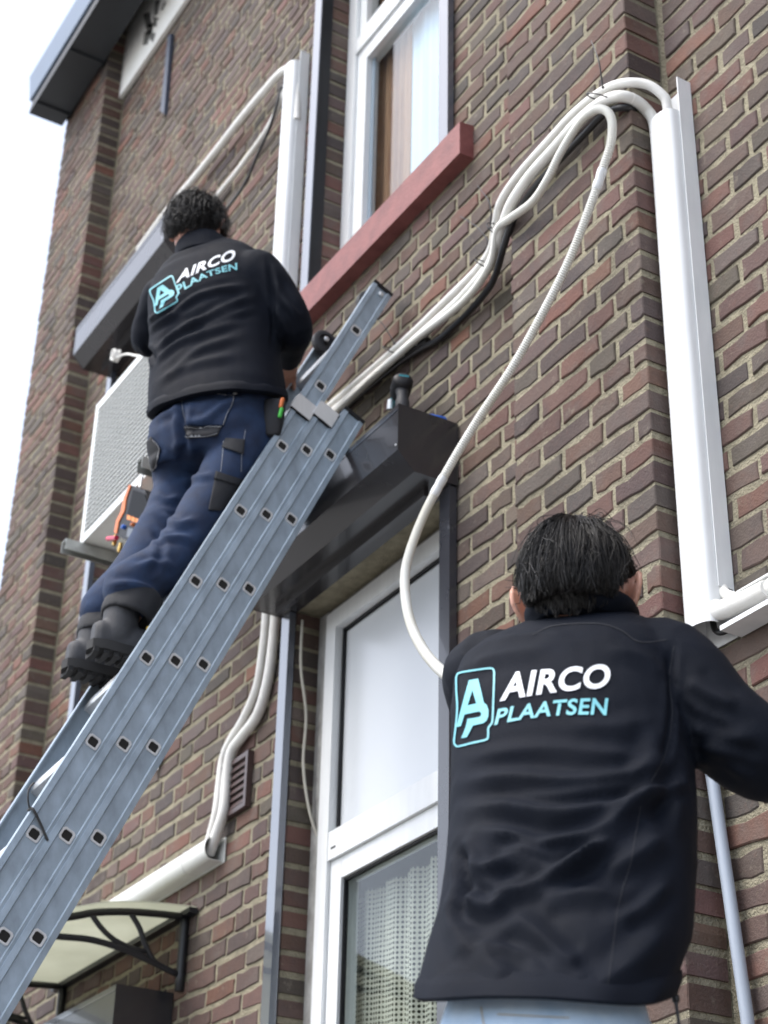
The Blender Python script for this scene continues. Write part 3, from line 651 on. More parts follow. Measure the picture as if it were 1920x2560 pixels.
plate('valve_block', [cz(*p) for p in ((1040, 850), (1215, 900), (1190, 1050), (1020, 990))], YG - .005, .03, mat('dark_grey_metal', (.10, .11, .12), .35, metal=.6), mg)
for (x, y, y2), m_ in (((855, 970, 1130), M_BRASS), ((935, 1090, 1235), M_BRASS), ((1045, 1150, 1280), M_BRASS), ((1110, 1190, 1330), M_BLUEP)):
    a = dat(*cz(x, y), 1, YG + .02); b = dat(*cz(x - 25, y2), 1, YG + .02); lathe('hose_port', [(0, .0065), ((b - a).length * .4, .0065), ((b - a).length * .42, .0085), ((b - a).length * .8, .0085), ((b - a).length, .006)], a, b - a, m_, mg, 12)
a = dat(*cz(870, 1010), 1, YG); b = dat(*cz(735, 1025), 1, YG); lathe('red_cap', [(0, .009), (.01, .0075), ((b - a).length, .0085), ((b - a).length + .003, .005)], a, b - a, M_REDP, mg, 12)
tube('hanging_hook', crom([dat(*cz(1225, 240), 1, 1.87), dat(*cz(1245, 140), 1, 1.88), dat(*cz(1275, 20), 1, 1.90), dat(*cz(1290, -60), 1, 1.915), dat(*cz(1280, -110), 1, 1.935)], 6), .0045, M_ALU, mg, 8)
# coiled white cable by the shutter box
cc = thing('coiled_cable', 'small coiled white cable hanging under the far shutter box', 'cable', dat(262, 770, 1, 2.0))
o_ = dat(250, 768, 1, 2.05); pts = []
for k in range(70): a = k * .42; pts.append(o_ + Vector((.020 * math.cos(a) + .004 * math.sin(a * .31), .012 * math.sin(a * .77), .022 * math.sin(a) + .003 * math.cos(a * .43))))
pts += crom([pts[-1], dat(272, 765, 1, 2.05), dat(300, 769, 1, 2.04), dat(330, 764, 1, 2.02), dat(360, 768, 1, 2.0)], 8)
tube('cable', pts, .0048, M_FOAM, cc, 8)

# ------------------------------------------------------------------ door canopy
cn = thing('door_canopy', 'cream plastic door canopy on black curved brackets at bottom left', 'canopy', (-5.8, WALL, 1.5))
def cy_(x, y, X=-5.27): p = at(x * .3858, 1920 + y * .3858, 0, X); return (p.y, p.z)
top = [cy_(*p) for p in ((1215, 965), (900, 935), (640, 935), (450, 965))]; top += [(top[-1][0] - .17, top[-1][1] - .05), (top[-1][0] - .34, top[-1][1] - .14), (top[-1][0] - .46, top[-1][1] - .235)]
low = [cy_(*p) for p in ((1165, 1345), (850, 1195), (600, 1115), (370, 1090))]; low += [(low[-1][0] - .15, low[-1][1] - .005), (top[-1][0] + .03, top[-1][1] + .02)]
M_CANB = mat('black_bracket_plastic', (.012, .013, .016), .4, var=.2, vscale=20)
for X, nm in ((-5.27, 'r'), (-6.34, 'l')):
    b_ = finish('bracket', bmesh.new(), M_CANB, cn); parts = []
    def rib(pts, r): parts.append(tube_np(crom([(X, y, z) for y, z in pts], 6), r, 8))
    rib(top, .0125); rib(low, .011); rib([(2.335, top[0][1] + .01), (2.335, low[0][1] - .05)], .0165)
    rib([cy_(*p) for p in ((590, 945), (660, 1040), (750, 1120), (900, 1205), (960, 1240))], .0095); rib([cy_(*p) for p in ((850, 945), (905, 1040), (935, 1130), (990, 1240), (1060, 1300))], .0095); rib([cy_(*p) for p in ((700, 1085), (820, 1150), (945, 1190))], .007)
    V, Fc = merge(parts); b_.data.from_pydata([tuple(p) for p in V], [], Fc); b_.data.update()
    for p in b_.data.polygons: p.use_smooth = True
    if not b_.data.materials: b_.data.materials.append(M_CANB)
tt = crom([(0, y, z) for y, z in top], 5); V = []; Fc = []
for i, p in enumerate(tt):
    for X in (-6.42, -5.20):
        for dz in (.014, .018): V.append((X, p.y, p.z + dz))
for i in range(len(tt) - 1):
    a = i * 4; b = a + 4; Fc += [(a, a + 2, b + 2, b), (a + 1, b + 1, b + 3, a + 3), (a, b, b + 1, a + 1), (a + 2, a + 3, b + 3, b + 2)]
mm = mat('polycarbonate', (.70, .71, .63), .35, col2=(.57, .58, .50), vscale=3); t_ = mm.node_tree; b_ = t_.nodes['Principled BSDF']; tl_ = t_.nodes.new('ShaderNodeBsdfTranslucent'); mx_ = t_.nodes.new('ShaderNodeMixShader'); mx_.inputs[0].default_value = .7
t_.links.new(b_.inputs['Base Color'].links[0].from_socket, tl_.inputs[0]); t_.links.new(b_.outputs[0], mx_.inputs[1]); t_.links.new(tl_.outputs[0], mx_.inputs[2]); t_.links.new(mx_.outputs[0], t_.nodes['Material Output'].inputs[0])
from_np('sheet', V, Fc, mm, cn, True, 40)
box('wall_rail', M_CANB, cn, -6.42, -5.20, 2.318, 2.349, top[0][1] - .005, top[0][1] + .013)

# ------------------------------------------------------------------ cordless drill and screwdriver on the shutter box
dr = thing('cordless_drill', 'black and teal cordless drill standing on the shutter box', 'drill', dat(872, 830, 1, 2.19))
cb = dat(872, 817, 1, 2.235); ax = Vector((-.86, .30, -.30)).normalized(); up = Vector((0, 0, 1)); rt = ax.cross(up).normalized()
lathe('motor_housing', [(-.004, .014), (0, .025), (.008, .031), (.04, .0325), (.06, .030), (.07, .027)], cb, ax, M_BLACKP, dr, 22)
lathe('gear_case', [(.07, .023), (.072, .025), (.09, .023), (.10, .017)], cb, ax, M_TEALP, dr, 18)
lathe('chuck', [(.10, .014), (.104, .016), (.118, .015), (.132, .008), (.134, .003)], cb, ax, M_BLACKP, dr, 16)
lathe('bit', [(.134, .003), (.17, .003), (.172, .001)], cb, ax, M_STEEL, dr, 8)
prism('back_stripe', [cb - ax * .0032 + rt * a + up * b for a, b in ((-.016, .003), (.015, .003), (.016, .009), (-.014, .010))], ax * .004, M_TEALP, dr, bevel=.001)
hp_ = [cb + ax * .028 + up * -.008, cb + ax * .02 + up * -.035, cb + ax * .014 + up * -.06, Vector((cb.x - .012, cb.y + .004, 2.79))]
tube('grip', crom(hp_, 5), [.0205] * 5 + [.018] * 6 + [.022] * 5, M_RUBBER, dr, 14)
prism('trigger_guard', [cb + ax * .042 + up * -.02 - rt * .012, cb + ax * .075 + up * -.022 - rt * .012, cb + ax * .06 + up * -.052 - rt * .012, cb + ax * .035 + up * -.05 - rt * .012], rt * .022, M_TEALP, dr, bevel=.002)
bb = Vector((cb.x - .05, cb.y + .02, 2.7597)); bm = bmesh.new(); bx(bm, bb.x - .055, bb.x + .05, bb.y - .034, bb.y + .036, bb.z, bb.z + .036); finish('battery', bm, M_BLACKP, dr, bevel=.006)
lathe('belt_clip', [(0, .010), (.03, .011), (.032, .006)], cb + ax * .075 + rt * -.024 + up * -.012, up * -1 + ax * .3, M_ALU, dr, 10)
sd_ = thing('screwdriver', 'blue handled screwdriver lying on the right end of the shutter box', 'screwdriver', dat(965, 902, 1, 2.3))
a = Vector((dat(952, 902, 0, -3.69).x, 2.255, 2.768)); a = Vector((-3.668, 2.245, 2.7705)); d = Vector((.25, .97, 0)).normalized()
lathe('handle', [(0, .004), (.004, .0085), (.03, .0105), (.07, .009), (.075, .005)], a, d, M_BLUEP, sd_, 12); lathe('shaft', [(0, .003), (.08, .003), (.083, .001)], a + d * -.083, d, M_STEEL, sd_, 8)

# ------------------------------------------------------------------ three-part extension ladder
LP0 = dat(202, 1602, 0, -3.83); LP1 = dat(770, 713, 0, -3.955)
lu = (LP1 - LP0).normalized(); lw = Vector((1, 0, 0)); lw = (lw - lu * lw.dot(lu)).normalized(); lv = (-lw.cross(lu)); lv = lv if lv.y > 0 else -lv
RS = (LP1 - LP0).length / 6
ladder = thing('extension_ladder', 'grey blue aluminium three part extension ladder leaning on the wall', 'ladder', LP0 + lu * ((GZ - LP0.z) / lu.z))
LW = .345
PRO = [(-.026, -.0365), (0, -.0365), (.0012, -.0215), (-.0035, -.019), (-.0035, .019), (.0012, .0215), (0, .0365), (-.026, .0365), (-.026, .032), (-.008, .032), (-.008, -.032), (-.026, -.032)]
def lpt(k, u, w_, v_): return LP0 + lu * u + lw * (w_ + .0035 * k) + lv * (v_ + .0665 * k)
usec = [(0, 6 * RS + .235), (.045, 4 * RS + .185), (.087, 4 * RS + .19)]
for k in range(3):
    ph, utop = usec[k]; ubot = (GZ + .02 - lpt(k, 0, 0, 0).z) / lu.z
    if k < 2: ubot += .28 * (2 - k) * .9
    for side in (0, 1):
        pr = [lpt(k, ubot, (a if not side else -LW - a), b) for a, b in PRO]
        prism('stile', pr, lu * (utop + (ph if k else 0) - ubot), M_LADDER, ladder, bevel=.0012)
        ue = utop + (ph if k else 0)
        w0, w1 = (-.027, .0015) if not side else (-LW - .0015, -LW + .027)
        prism('end_cap', [lpt(k, ue - .004, a, b) for a, b in ((w0, -.038), (w1, -.038), (w1, .038), (w0, .038))], lu * .014 , M_BLACKP, ladder, bevel=.003)
        prism('foot', [lpt(k, ubot - .015, a, b) for a, b in ((w0, -.033), (w1, -.033), (w1, .033), (w0, .033))], lu * .03, M_RUBBER, ladder, bevel=.003)
    i = math.ceil((ubot + .12 - ph) / RS)
    while i * RS + ph < utop + ph - .1:
        u = i * RS + ph; hexa = [(-.0175, -.013), (-.011, -.0185), (.0125, -.0185), (.0185, -.0125), (.0185, .0115), (.0125, .0175), (-.0135, .0175), (-.0175, .013)]
        r_ = prism('rung', [lpt(k, u + a, -LW + .0045, b) for a, b in hexa], lw * (LW - .0088), M_ALU, ladder, bevel=.001)
        bm = bmesh.new(); ring = []
        for sc_, h_ in ((1.0, -.0034), (.97, -.0008), (.70, -.0008), (.66, -.0030)): ring.append([bm.verts.new(lpt(k, u + a * sc_, h_, b * sc_)) for a, b in hexa])
        for q in range(3):
            for j in range(8): bm.faces.new((ring[q][j], ring[q][(j + 1) % 8], ring[q + 1][(j + 1) % 8], ring[q + 1][j]))
        finish('rung_end', bm, M_ALU, r_)
        prism('hollow', [lpt(k, u + a * .655, -.0032, b * .655) for a, b in hexa], lw * .0008, M_DARK, r_)  # solid black plug painted as the shaded inside of the rung
        i += 1
for k, px in ((0, (640, 872)), (1, (693, 893))):
    c = dat(*px, 0, -3.93); u = (c - LP0).dot(lu); 
    bm = bmesh.new(); q = [lpt(k, u + a, .0028, b) for a, b in ((-.030, -.041), (.034, -.041), (.034, .026), (-.030, .026))]
    o = prism('guide_bracket', q, lw * .003, M_ALU, ladder, bevel=.001)
    prism('guide_lip', [lpt(k, u + a, h_, -.041) for a, h_ in ((-.028, .0055), (.030, .0055), (.030, -.02), (-.028, -.02))], lv * -.003, M_ALU, ladder, bevel=.001)
    prism('guide_shadow_pad', [lpt(k, u - .0285, h_, b) for h_, b in ((.0058, -.042), (.0058, .026), (-.002, .026), (-.002, -.042))], lu * -.004, M_BLACKP, ladder, bevel=.001)  # black strip modelled as the shadow line along the guide bracket
for side in (0, 1):
    c = lpt(0, usec[0][1] - .05, -.045 if not side else -LW + .045, -.002 if not side else -.018); lathe('wall_wheel', [(-.014, .016), (-.014, .040), (-.010, .046), (.010, .046), (.014, .040), (.014, .028), (.006, .026), (.006, .008), (.018, .008)], c, lw, M_RUBBER, ladder, 24)
    lathe('axle_bolt', [(0, .009), (.004, .009), (.006, .006)], lpt(0, usec[0][1] - .03, .001, .004) if not side else lpt(0, usec[0][1] - .05, -LW + .064, -.024), lw, M_ALU, ladder, 10)
tz = thing('zip_tie', 'black zip tie looped round the outer ladder rail at lower left', 'cable tie', dat(60, 1780, 0, -3.82), 'black zip ties')
u = (dat(70, 1787, 0, -3.82) - LP0).dot(lu)
tube('band', crom([lpt(0, u + .035, -.02, -.040), lpt(0, u + .030, .006, -.036), lpt(0, u + .010, .005, 0), lpt(0, u - .008, .005, .026), lpt(0, u - .012, .0045, .034)], 6), .0032, M_TIE, tz, 6)
tube('tail', crom([lpt(0, u + .034, -.01, -.040), lpt(0, u + .040, .01, -.058), lpt(0, u + .062, .012, -.070), lpt(0, u + .085, .01, -.068)], 6), .0024, M_TIE, tz, 6)
# ------------------------------------------------------------------ people: lofted limbs fused into one skin, then draped
NN = Vector((-.865, .5, 0))                       # horizontal viewing direction
def vpt(x, y, D):                                  # pixel (1659 view) at horizontal distance D
    r = Vector(ray(x * S, y * S)); return r * (D / NN.dot(r))
def loft_np(secs, n=28):
    V = []; Fc = []
    for s in secs:
        c, a, b, rx, ry = s[:5]; p = s[5] if len(s) > 5 else 2.2
        for k in range(n):
            t_ = 2 * math.pi * k / n; cs, sn = math.cos(t_), math.sin(t_)
            V.append(Vector(c) + Vector(a) * (rx * math.copysign(abs(cs) ** (2 / p), cs)) + Vector(b) * (ry * math.copysign(abs(sn) ** (2 / p), sn)))
    for i in range(len(secs) - 1):
        for k in range(n): k2 = (k + 1) % n; Fc.append((i * n + k, i * n + k2, (i + 1) * n + k2, (i + 1) * n + k))
    V.append(Vector(secs[0][0])); V.append(Vector(secs[-1][0])); a = len(V) - 2; m_ = (len(secs) - 1) * n
    for k in range(n): k2 = (k + 1) % n; Fc.append((a, k2, k)); Fc.append((a + 1, m_ + k, m_ + k2))
    return V, Fc
def limb(pts, rad, n=20, sub=5, flat=1.):
    """tapering limb along points, rounded ends"""
    P = crom(pts, sub); m_ = len(P); R0 = np.interp(np.linspace(0, len(rad) - 1, m_), range(len(rad)), rad)
    secs = []; prev = None
    for i in range(m_):
        t_ = (P[min(i + 1, m_ - 1)] - P[max(i - 1, 0)]).normalized()
        s = t_.orthogonal() if prev is None else prev - t_ * prev.dot(t_)
        s.normalize(); prev = s; q = t_.cross(s); secs.append((P[i], s, q, R0[i], R0[i] * flat, 2))
        if i in (0, m_ - 1):
            e = [(P[i] + t_ * (R0[i] * math.sin(g) * (-1 if i == 0 else 1)), s, q, R0[i] * math.cos(g), R0[i] * math.cos(g) * flat, 2) for g in (.5, 1.0, 1.4)]
            secs = (e[::-1] + secs) if i == 0 else (secs + e)
    return loft_np(secs, n)
def ellipsoid(c, a, b, u, ra, rb, ru, n=20):
    return loft_np([(Vector(c) + Vector(u) * (ru * math.sin(t_)), a, b, ra * math.cos(t_), rb * math.cos(t_), 2) for t_ in np.linspace(-1.5, 1.5, 13)], n)
def fuse(parts, voxel, smooth=6):
    V, Fc = merge(parts); me = bpy.data.meshes.new('tmp'); me.from_pydata([tuple(p) for p in V], [], Fc); me.update()
    bm = bmesh.new(); bm.from_mesh(me); bmesh.ops.recalc_face_normals(bm, faces=bm.faces); bm.to_mesh(me); bm.free()
    o = bpy.data.objects.new('tmp', me); COL.objects.link(o); md = o.modifiers.new('r', 'REMESH'); md.mode = 'VOXEL'; md.voxel_size = voxel; md.adaptivity = 0
    ev = o.evaluated_get(bpy.context.evaluated_depsgraph_get()).to_mesh()
    V = np.empty(len(ev.vertices) * 3); ev.vertices.foreach_get('co', V); V = V.reshape(-1, 3).copy()
    E_ = np.empty(len(ev.edges) * 2, dtype=np.int64); ev.edges.foreach_get('vertices', E_); E_ = E_.reshape(-1, 2)
    Fc = [tuple(p.vertices) for p in ev.polygons]
    bpy.data.objects.remove(o); bpy.data.meshes.remove(me)
    return lap(V, E_, smooth), Fc, E_
def lap(V, E_, it, lam=.5):
    deg = np.bincount(E_.ravel(), minlength=len(V)).astype(float)[:, None]
    for k in range(it):
        for l_ in (lam, -lam * 1.03):
            A = np.zeros_like(V); np.add.at(A, E_[:, 0], V[E_[:, 1]]); np.add.at(A, E_[:, 1], V[E_[:, 0]]); V = V + l_ * (A / np.maximum(deg, 1) - V)
    return V
def normals(V, Fc):
    q = np.array([f[:4] if len(f) >= 4 else (*f, f[-1]) for f in Fc]); n_ = np.cross(V[q[:, 2]] - V[q[:, 0]], V[q[:, 3]] - V[q[:, 1]]); N = np.zeros_like(V)
    for i in range(4): np.add.at(N, q[:, i], n_)
    return N / np.maximum(np.linalg.norm(N, axis=1), 1e-12)[:, None]
def bvh(V, Fc): return BVHTree.FromPolygons([Vector(p) for p in V], Fc)
def cast(tree, x, y):        # photograph pixel (1659 view) onto a surface
    h = tree.ray_cast(Vector((0, 0, 0)), Vector(ray(x * S, y * S))); return h[0], h[1]
def folds(V, Fc, E_, specs, after=1):
    """creases: polylines read off the photograph, dropped on the cloth; (points, height, width[, sharpness])"""
    tree = bvh(V, Fc); N = normals(V, Fc); D = np.zeros(len(V))
    for sp in specs:
        pts, amp, wid = sp[:3]; wid *= .85; P = []
        c2 = crom([Vector((x, y, 0)) for x, y in pts], 8)
        for q in c2:
            h = cast(tree, q.x, q.y)[0]
            if h is not None: P.append(h)
        if len(P) < 2: continue
        P = np.array([tuple(p) for p in P]); lo, hi = P.min(0) - wid * 3, P.max(0) + wid * 3
        sel = np.where(np.all((V > lo) & (V < hi), axis=1))[0]
        if not len(sel): continue
        X = V[sel]; best = np.full(len(sel), 9.); bt = np.zeros(len(sel))
        for i in range(len(P) - 1):
            a, b = P[i], P[i + 1]; ab = b - a; L2 = ab @ ab + 1e-12; t_ = np.clip((X - a) @ ab / L2, 0, 1); d = np.linalg.norm(X - (a + t_[:, None] * ab), axis=1)
            m_ = d < best; best[m_] = d[m_]; bt[m_] = (i + t_[m_]) / (len(P) - 1)
        taper = np.clip(np.minimum(bt, 1 - bt) / .22, 0, 1); taper = taper * taper * (3 - 2 * taper)
        g = .5 * np.exp(-(best / wid) ** 2) + .5 * np.exp(-np.abs(best / (wid * .62)) ** 1.1) - .45 * np.exp(-((best - 1.9 * wid) / (wid * .9)) ** 2)
        D[sel] += 1.35 * amp * g * (.15 + .85 * taper)
    return lap(V + N * D[:, None], E_, after)
def vnoise(P, seed=0):
    """smooth value noise in 3-D"""
    P = np.asarray(P); i = np.floor(P).astype(np.int64); f = P - i; f = f * f * (3 - 2 * f); out = np.zeros(len(P))
    def h(a): 
        q = (a[:, 0] * 73856093) ^ (a[:, 1] * 19349663) ^ (a[:, 2] * 83492791) ^ (seed * 2654435761); q = (q ^ (q >> 13)) * 1274126177; return ((q ^ (q >> 16)) & 0xffff) / 65535.
    for dx in (0, 1):
        for dy in (0, 1):
            for dz in (0, 1):
                w_ = np.where(dx, f[:, 0], 1 - f[:, 0]) * np.where(dy, f[:, 1], 1 - f[:, 1]) * np.where(dz, f[:, 2], 1 - f[:, 2]); out += w_ * h(i + np.array([dx, dy, dz]))
    return out * 2 - 1
def rough_cloth(V, Fc, amp, freq, seed):
    """shallow drag folds, longer sideways than upwards"""
    N = normals(V, Fc); fr = np.array(freq); q = V * fr; q = q + .35 * np.stack([vnoise(q * .6, seed + 5)] * 3, 1); n1 = 1 - np.abs(vnoise(q, seed)) * 2; n2 = vnoise(q * 2.1, seed + 1)
    return V + N * ((.7 * n1 + .3 * n2) * amp)[:, None]
def decal(name, pts2, faces2, tree, mat_, parent, off=.0012, skirt=False):
    """flat print or sewn-on piece following a cloth surface; 2-D points are photograph pixels (1659 view)"""
    V = []; ok = []
    for x, y in pts2:
        h, n_ = cast(tree, x, y)
        if h is None: V.append(None); continue
        if n_.dot(h) > 0: n_ = -n_
        V.append(h + n_ * off)
    Fk = [f for f in faces2 if all(V[i] is not None for i in f)]
    Fk = [f for f in Fk if max((V[f[i]] - V[f[i - 1]]).length for i in range(len(f))) < .06]
    V = [v if v is not None else Vector((0, 0, 0)) for v in V]
    if skirt:
        cnt = {}
        for f in Fk:
            for i in range(len(f)): e = (f[i - 1], f[i]); k = tuple(sorted(e)); cnt.setdefault(k, []).append(e)
        rim = [v[0] for v in cnt.values() if len(v) == 1]; mp = {}
        for a, b in rim:
            for q in (a, b):
                if q not in mp: mp[q] = len(V); V.append(V[q] + V[q].normalized() * (off + .004))
        Fk = Fk + [(b, a, mp[a], mp[b]) for a, b in rim]
    used = sorted({i for f in Fk for i in f}); mp = {u: i for i, u in enumerate(used)}
    return from_np(name, [V[u] for u in used], [tuple(mp[i] for i in f) for f in Fk], mat_, parent, True)
def fill2(outline, holes=(), step=5.):
    """triangulate a 2-D outline with holes and refine it so that it can follow a curved surface"""
    cu = bpy.data.curves.new('t', 'CURVE'); cu.dimensions = '2D'; cu.fill_mode = 'BOTH'
    for loop in [outline, *holes]:
        sp = cu.splines.new('POLY'); sp.points.add(len(loop) - 1); sp.use_cyclic_u = True
        for p, q in zip(sp.points, loop): p.co = (q[0], q[1], 0, 1)
    return curve2(cu, step)
def curve2(cu, step):
    o = bpy.data.objects.new('t', cu); COL.objects.link(o); me = o.evaluated_get(bpy.context.evaluated_depsgraph_get()).to_mesh()
    bm = bmesh.new(); bm.from_mesh(me); bpy.data.objects.remove(o)
    bmesh.ops.remove_doubles(bm, verts=bm.verts, dist=step * 1e-4); bmesh.ops.triangulate(bm, faces=bm.faces)
    for _ in range(6):
        ed = [e for e in bm.edges if e.calc_length() > step]
        if not ed: break
        bmesh.ops.subdivide_edges(bm, edges=ed, cuts=1); bmesh.ops.triangulate(bm, faces=[f for f in bm.faces if len(f.verts) > 3])
    bm.verts.index_update(); r = ([(v.co.x, v.co.y) for v in bm.verts], [tuple(v.index for v in f.verts) for f in bm.faces]); bm.free(); return r
def stroke2(pts, w_, closed=False, step=5.):
    P = [Vector((x, y)) for x, y in pts]; L = [];  R2 = []; n = len(P)
    for i in range(n):
        a = P[i - 1] if (closed or i) else P[i]; b = P[(i + 1) % n] if (closed or i < n - 1) else P[i]
        t_ = (b - a).normalized(); m_ = Vector((-t_.y, t_.x)) * w_ / 2; L.append(P[i] + m_); R2.append(P[i] - m_)
    pts2 = [tuple(p) for p in L] + [tuple(p) for p in R2]; fc = []
    for i in range(n if closed else n - 1): k = (i + 1) % n; fc += [(i, k, n + k), (i, n + k, n + i)]
    return pts2, fc
def smooth2(pts, n=6, closed=False):
    P = [Vector((x, y, 0)) for x, y in pts]
    if closed: return [(p.x, p.y) for p in crom(P[-1:] + P + P[:2], n)[n:-n - 1 + 0 or None]][:len(P) * n]
    return [(p.x, p.y) for p in crom(P, n)]
def text2(body, quad, bow_b, bow_t, weight, shear=.0):
    cu = bpy.data.curves.new('t', 'FONT'); cu.body = body; cu.size = 1; cu.offset = weight; cu.resolution_u = 5; cu.space_character = 1.06
    P, Fc = curve2(cu, .09); xs = [p[0] for p in P]; ys = [p[1] for p in P]; x0, x1, y0, y1 = min(xs), max(xs), min(ys), max(ys); out = []
    bl, br, tr, tl = [Vector(q) for q in quad]
    for x, y in P:
        u, v_ = (x - x0) / (x1 - x0), (y - y0) / (y1 - y0); u = u + shear * (v_ - .5)
        b = bl.lerp(br, u); t_ = tl.lerp(tr, u); b = Vector((b.x, b.y - bow_b * 4 * u * (1 - u))); t_ = Vector((t_.x, t_.y - bow_t * 4 * u * (1 - u))); q = b.lerp(t_, v_); out.append((q.x, q.y))
    return out, Fc
def homog(src, dst):
    A = []; B_ = []
    for (x, y), (u, v_) in zip(src, dst): A += [[x, y, 1, 0, 0, 0, -u * x, -u * y], [0, 0, 0, x, y, 1, -v_ * x, -v_ * y]]; B_ += [u, v_]
    h = np.append(np.linalg.solve(np.array(A, float), np.array(B_, float)), 1).reshape(3, 3)
    def f(p): q = h @ np.array([p[0], p[1], 1]); return (q[0] / q[2], q[1] / q[2])
    return f
M_JACKET = mat('black_softshell', (.0042, .0062, .0118), .72, var=.2, vscale=9, bump=.30, bscale=520, spec=.12)
M_SEAM = mat('black_stitching', (.016, .018, .024), .9)  # paler than the cloth: edge highlights painted along the seams
M_WHITEP = mat('white_print', (.70, .73, .78), .5)
M_TEALPR = mat('teal_print', (.15, .46, .53), .5)
M_SKIN = mat('skin', (.47, .24, .17), .5, col2=(.56, .31, .235), vscale=30, bump=.1, bscale=400, spec=.4); M_SKIN.node_tree.nodes['Principled BSDF'].inputs['Subsurface Weight'].default_value = .12; M_SKIN.node_tree.nodes['Principled BSDF'].inputs['Subsurface Radius'].default_value = (.01, .004, .002)
M_HAIR = mat('black_brown_hair', (.0055, .0045, .0042), .42, var=.3, vscale=60, spec=.42)
M_JEANL = mat('light_blue_denim', (.34, .48, .66), .85, col2=(.50, .62, .76), vscale=22, bump=.5, bscale=700)
M_JEAND = mat('dark_blue_denim', (.0040, .0125, .041), .85, col2=(.012, .033, .088), vscale=16, bump=.4, bscale=600)
M_CORD = mat('black_cordura', (.012, .013, .017), .75, var=.2, vscale=40, bump=.35, bscale=700)
M_STITCH = mat('pale_stitching', (.30, .31, .33), .8); M_STITCHO = mat('ochre_stitching', (.38, .27, .13), .8)
M_BOOT = mat('grey_boot_leather', (.022, .023, .027), .65, col2=(.045, .047, .054), vscale=25, bump=.3, bscale=300)
M_SOLE = mat('boot_rubber', (.012, .012, .013), .75, var=.3, vscale=30)
def hem_band(secs, hgt, parent):
    """turned hem round the bottom of a jacket"""
    a, b = secs[0], secs[1]; f = hgt / (b[0].z - a[0].z); c1 = a[0].lerp(b[0], f); rx1 = a[3] + (b[3] - a[3]) * f; ry1 = a[4] + (b[4] - a[4]) * f; dn = Vector((0, 0, -.006))
    rings = [(a[0] + dn, a[3] - .022, a[4] - .022), (a[0] + dn, a[3] - .004, a[4] - .004), (a[0] + dn * .3, a[3] + .003, a[4] + .003), (a[0].lerp(c1, .5), (a[3] + rx1) / 2 + .0045, (a[4] + ry1) / 2 + .0045), (c1, rx1 + .0005, ry1 + .0005), (c1, rx1 - .012, ry1 - .012)]
    n = 72; V, Fc = [], []
    for c, rx, ry in rings:
        for k in range(n):
            t_ = 2 * math.pi * k / n; cs, sn = math.cos(t_), math.sin(t_); w_ = .0022 * math.sin(5 * t_ + 1) + .0016 * math.sin(11 * t_)
            V.append(c + a[1] * ((rx + w_) * math.copysign(abs(cs) ** (2 / 2.3), cs)) + a[2] * ((ry + w_) * math.copysign(abs(sn) ** (2 / 2.3), sn)) + Vector((0, 0, .004 * math.sin(3 * t_))))
    m_ = len(rings)
    for i in range(m_):
        for k in range(n): k2 = (k + 1) % n; i2 = (i + 1) % m_; Fc.append((i * n + k, i * n + k2, i2 * n + k2, i2 * n + k))
    return from_np('hem_band', V, Fc, M_JACKET, parent, True, 60)
def hand(c, d, nrm, sgn, curl=.35):
    """palm and five fingers; d points along the fingers, nrm out of the back of the hand, sgn = side of the thumb"""
    d = Vector(d).normalized(); nrm = Vector(nrm); nrm = (nrm - d * nrm.dot(d)).normalized(); s = d.cross(nrm) * sgn; parts = []
    parts.append(loft_np([(c + d * u, s, nrm, a, b, 2.6) for u, a, b in ((-.045, .024, .020), (-.02, .027, .019), (.015, .036, .016), (.05, .041, .0145), (.078, .040, .0125), (.088, .034, .009))], 16))
    for k, (o_, L) in enumerate(((.031, .072), (.0105, .081), (-.0105, .075), (-.031, .058))):
        p = c + d * .075 + s * o_; dirn = d.copy(); q = [p - d * .02]; ang = 0
        for j, fr in enumerate((.45, .32, .23)):
            q.append(p.copy()); ang = curl * (j + .6); dd = d * math.cos(ang) - nrm * math.sin(ang); p = p + dd * (L * fr)
        q.append(p); parts.append(limb(q, [.0095, .0095, .0088, .0082, .007], 10, 3))
    p = c + d * .0 + s * .028; parts.append(limb([p, p + s * .022 + d * .022 - nrm * .006, p + s * .032 + d * .050 - nrm * .014, p + s * .030 + d * .074 - nrm * .022], [.013, .0125, .0105, .0085], 10, 3))
    return parts
